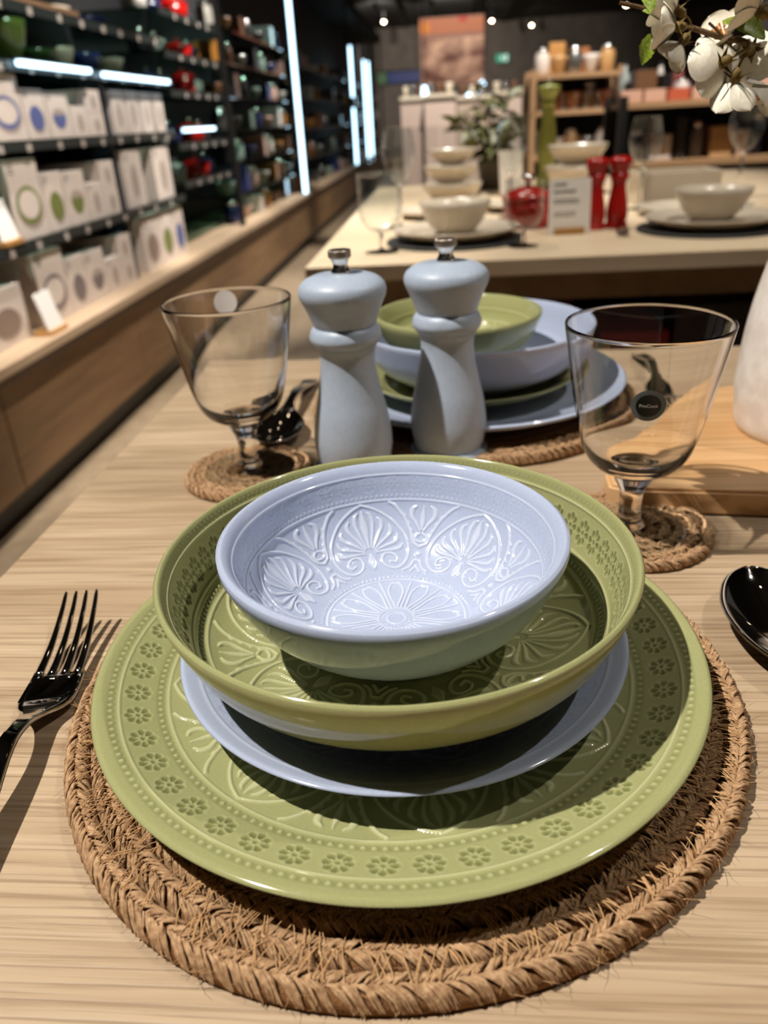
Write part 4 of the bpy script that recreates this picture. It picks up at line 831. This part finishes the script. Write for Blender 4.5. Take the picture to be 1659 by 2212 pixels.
# pale display cabinets in the centre distance
CAB = [(868, 215, 915, 8.2, (176,156,144), 'left pale grey'), (918, 208, 985, 8.0, (184,164,152), 'middle pinkish'), (988, 212, 1060, 8.3, (170,150,136), 'right beige'), (1062, 202, 1128, 8.6, (188,168,154), 'far right pale')]
for i, (x0, y0, x1, Y, c, nm) in enumerate(CAB):
    lo, hi = pxbox(x0, y0, x1, 300, Y, .45); t = thing('display_cabinet', f'{nm} display cabinet in the centre distance', 'cabinet', ((lo[0]+hi[0])/2, Y+.22, 0)); w_, h_ = (hi[0]-lo[0])/2, hi[2]
    mm = mat('cabinet_'+str(i), c, .6); box('body', (-w_, -.2, 0), (w_, .22, h_), mm, t, .006); box('door', (-w_*.93, -.215, .06), (-.01, -.2, h_*.80), mat('cabinet_door_'+str(i), shade(c, .88), .6), t); box('door', (.01, -.215, .06), (w_*.93, -.2, h_*.80), mat('cabinet_door_'+str(i)), t)
    box('top_shelf', (-w_*1.03, -.23, h_), (w_*1.03, .23, h_+.03), M_CREAM, t)
    for k in range(3): bowl_simple('bowl', lo[0]+(hi[0]-lo[0])*(.2+.3*k), Y+.2, h_+.03, w_*.26, .09, [M_CREAM, mat('goods_steel', (150,150,152), .15, metal=.9), mat('goods_brown', (98,66,44), .35)][(k+i) % 3], f'{["cream","steel","brown"][(k+i) % 3]} bowl on top of the {nm} cabinet, {ordinal(k)} from its left', 'bowl', 'bowls on the distant cabinets', 20)
for i, (x0, y0, x1, y1, Y) in enumerate(((918, 185, 930, 207, 9.5), (1008, 178, 1046, 214, 9.8))):
    a, b = RAY(x0, y1, y=Y), RAY(x1, y0, y=Y); t = thing('light_strip', ['short upright white tube below the food poster', 'short slanted white tube below the food poster'][i], 'light strip', (a[0], Y, a[2]))
    d = b-a if i else np.array([0,0,b[2]-a[2]]); tubes('tube', [np.array([(0,0,0), d*.5, d])], [.035], M_LED, t, k=8)
    tubes('cable', [np.array([tuple(d), (d[0], d[1], CEIL+.12-a[2])])], [.006], M_BLACK, t, k=5)
# wooden racks on the right with goods
def rack(px0, px1, Y, zs, label, depth=.4, posts=M_BLACK, board=None):
    a, b = RAY(px0, 250, y=Y)[0], RAY(px1, 250, y=Y)[0]; t = thing('product_rack', label, 'rack', ((a+b)/2, Y+depth/2, 0)); w = (b-a)/2
    for sx in (-1, 1):
        for sy in (-1, 1): box('post', (sx*w-.02, sy*depth/2-.02, 0), (sx*w+.02, sy*depth/2+.02, zs[-1]+.03), posts, t)
    for z in zs: box('shelf', (-w, -depth/2, z-.03), (w, depth/2, z), board or M_LEDGE, t, .002)
    box('back_panel', (-w, depth/2, 0), (w, depth/2+.02, zs[-1]+.03), M_DARK, t); return a, b, t
WOOD = mat('rack_wood', (176,138,100), .5)
a, b, _ = rack(1345, 1760, 4.5, [.40, .72, 1.00], 'nearer wooden product rack behind the right cream bowl', board=WOOD)
G1 = [('white', (214,204,196)), ('dark blue', (30,40,84)), ('grey', (120,116,114)), ('black', (20,20,22)), ('blush', (206,168,150)), ('charcoal', (52,50,50)), ('brown', (110,78,52)), ('pale wood', (196,158,112))]
for zi, z in enumerate([.40, .72, 1.00]):
    x = a+.08; k = 0
    while x < b-.10 and k < 11:
        nm, c = G1[(k*5+zi*3) % 8]; wdt = .05+.03*((k*7+zi) % 3); hh = [.22, .20, .17][zi]*(.6+.13*((k*3+zi) % 4)); mm = mat('rack_'+nm.replace(' ', '_'), c, .4); lab = f'{nm} {{}} on the {["lowest","middle","top"][zi]} shelf of the nearer rack, {ordinal(k)} from the left'
        if (k+zi) % 3 == 1: jar(x+wdt/2, 4.70, z, wdt*.5, hh, mm, lab.format('jar'), 'goods on the nearer rack')
        else: tag(box('carton', (x, 4.64, z), (x+wdt, 4.80, z+hh), mm, None, .003), lab.format('packet'), 'box', 'goods on the nearer rack')
        x += wdt+.025; k += 1
# row of pink cartons lying along the top shelf front
for i in range(4):
    lo, hi = pxbox(1345+i*52, 182+i*2, 1394+i*52, 210, 4.46, .06); tag(box('carton', (lo[0], 4.51, 1.0), (hi[0], 4.61, 1.0+.055), mat('pink_card' if i != 2 else 'orange_card', (226,176,150) if i != 2 else (206,96,62), .6), None, .003), f'{["pink","pink","orange red","pink"][i]} flat carton on the rack front edge, {ordinal(i)} from the left', 'box', 'flat cartons on the rack front edge')
a, b, _ = rack(1150, 1335, 6.0, [.45, .70, .98, 1.20], 'farther wooden product rack behind the plant', board=WOOD, posts=WOOD)
G2 = [('orange', (200,112,48)), ('steel', (160,158,156)), ('brown', (110,70,42)), ('white', (220,208,198)), ('terracotta', (170,84,54)), ('tan', (188,146,96))]
for zi, z in enumerate([.45, .70, .98, 1.20]):
    for k in range(5):
        x = a+.07+(b-a-.14)*k/4; nm, c = G2[(k*2+zi) % 6]; mm = mat('goods2_'+nm, c, .3, metal=.9 if nm == 'steel' else 0.); lab = f'{nm} {{}} on shelf {["one, lowest","two","three","four, top"][zi]} of the farther rack, {ordinal(k)} from the left'
        if (k+zi) % 2: jar(x, 6.15, z, .05, .16, mm, lab.format('jar'), 'goods on the farther rack')
        else: bowl_simple('bowl', x, 6.15, z, .06, .11, mm, lab.format('bowl'), 'bowl', 'goods on the farther rack', 20)
for k in range(7):
    x = a+.06+(b-a-.12)*k/6; t = thing('tumbler', f'clear glass tumbler at the front of the farther rack, {ordinal(k)} from the left', 'glass', (x, 6.05, .98), 0, 'tumblers on the farther rack')
    lathe('cup', [(.022,.0),(.026,.003),(.031,.10),(.029,.10),(.024,.008),(.0,.006)], M_GLASS, t, 24, cap=False); lathe('base', [(0,.0005),(.021,.0005),(.022,.006),(0,.006)], mat('glass_base', (190,200,200), .08), t, 20)
for k, (dx, hh, c, nm) in enumerate(((.13, .20, (196,140,76), 'tall honey'), (.30, .16, (168,104,54), 'short reddish'))):
    bd = box('chopping_board', (a+dx, 6.28, 1.20), (a+dx+.11, 6.30, 1.20+hh), mat('board_'+nm.split()[1], c, .5), None, .008)
    tag(bd, f'{nm} wooden chopping board standing on the farther rack', 'board')
BT = [('clear', (170,178,176), .075), ('dark', (30,30,34), .062), ('white', (220,212,204), .07), ('rosy', (150,84,80), .08), ('grey', (120,118,116), .066), ('amber', (160,100,44), .07), ('black', (18,18,20), .085)]
a, b = RAY(1352, 250, y=4.5)[0], RAY(1640, 250, y=4.5)[0]
for k in range(7):
    nm, c, hh = BT[k]; x = a+.05+(b-a-.1)*k/6; t = thing('bottle', f'{nm} bottle behind the flat cartons on the rack, {ordinal(k)} from the left', 'bottle', (x, 4.86, 1.0), 0, 'bottles on the nearer rack')
    mm = mat('bottle_'+nm, c, .15); lathe('body', [(0,0),(.026,0),(.028,.006),(.028,hh*1.7),(.012,hh*2.1),(.011,hh*2.5),(0,hh*2.5)], mm, t, 20); lathe('cap', [(.013,hh*2.42),(.013,hh*2.62),(0,hh*2.63)], M_BLACK, t, 16)
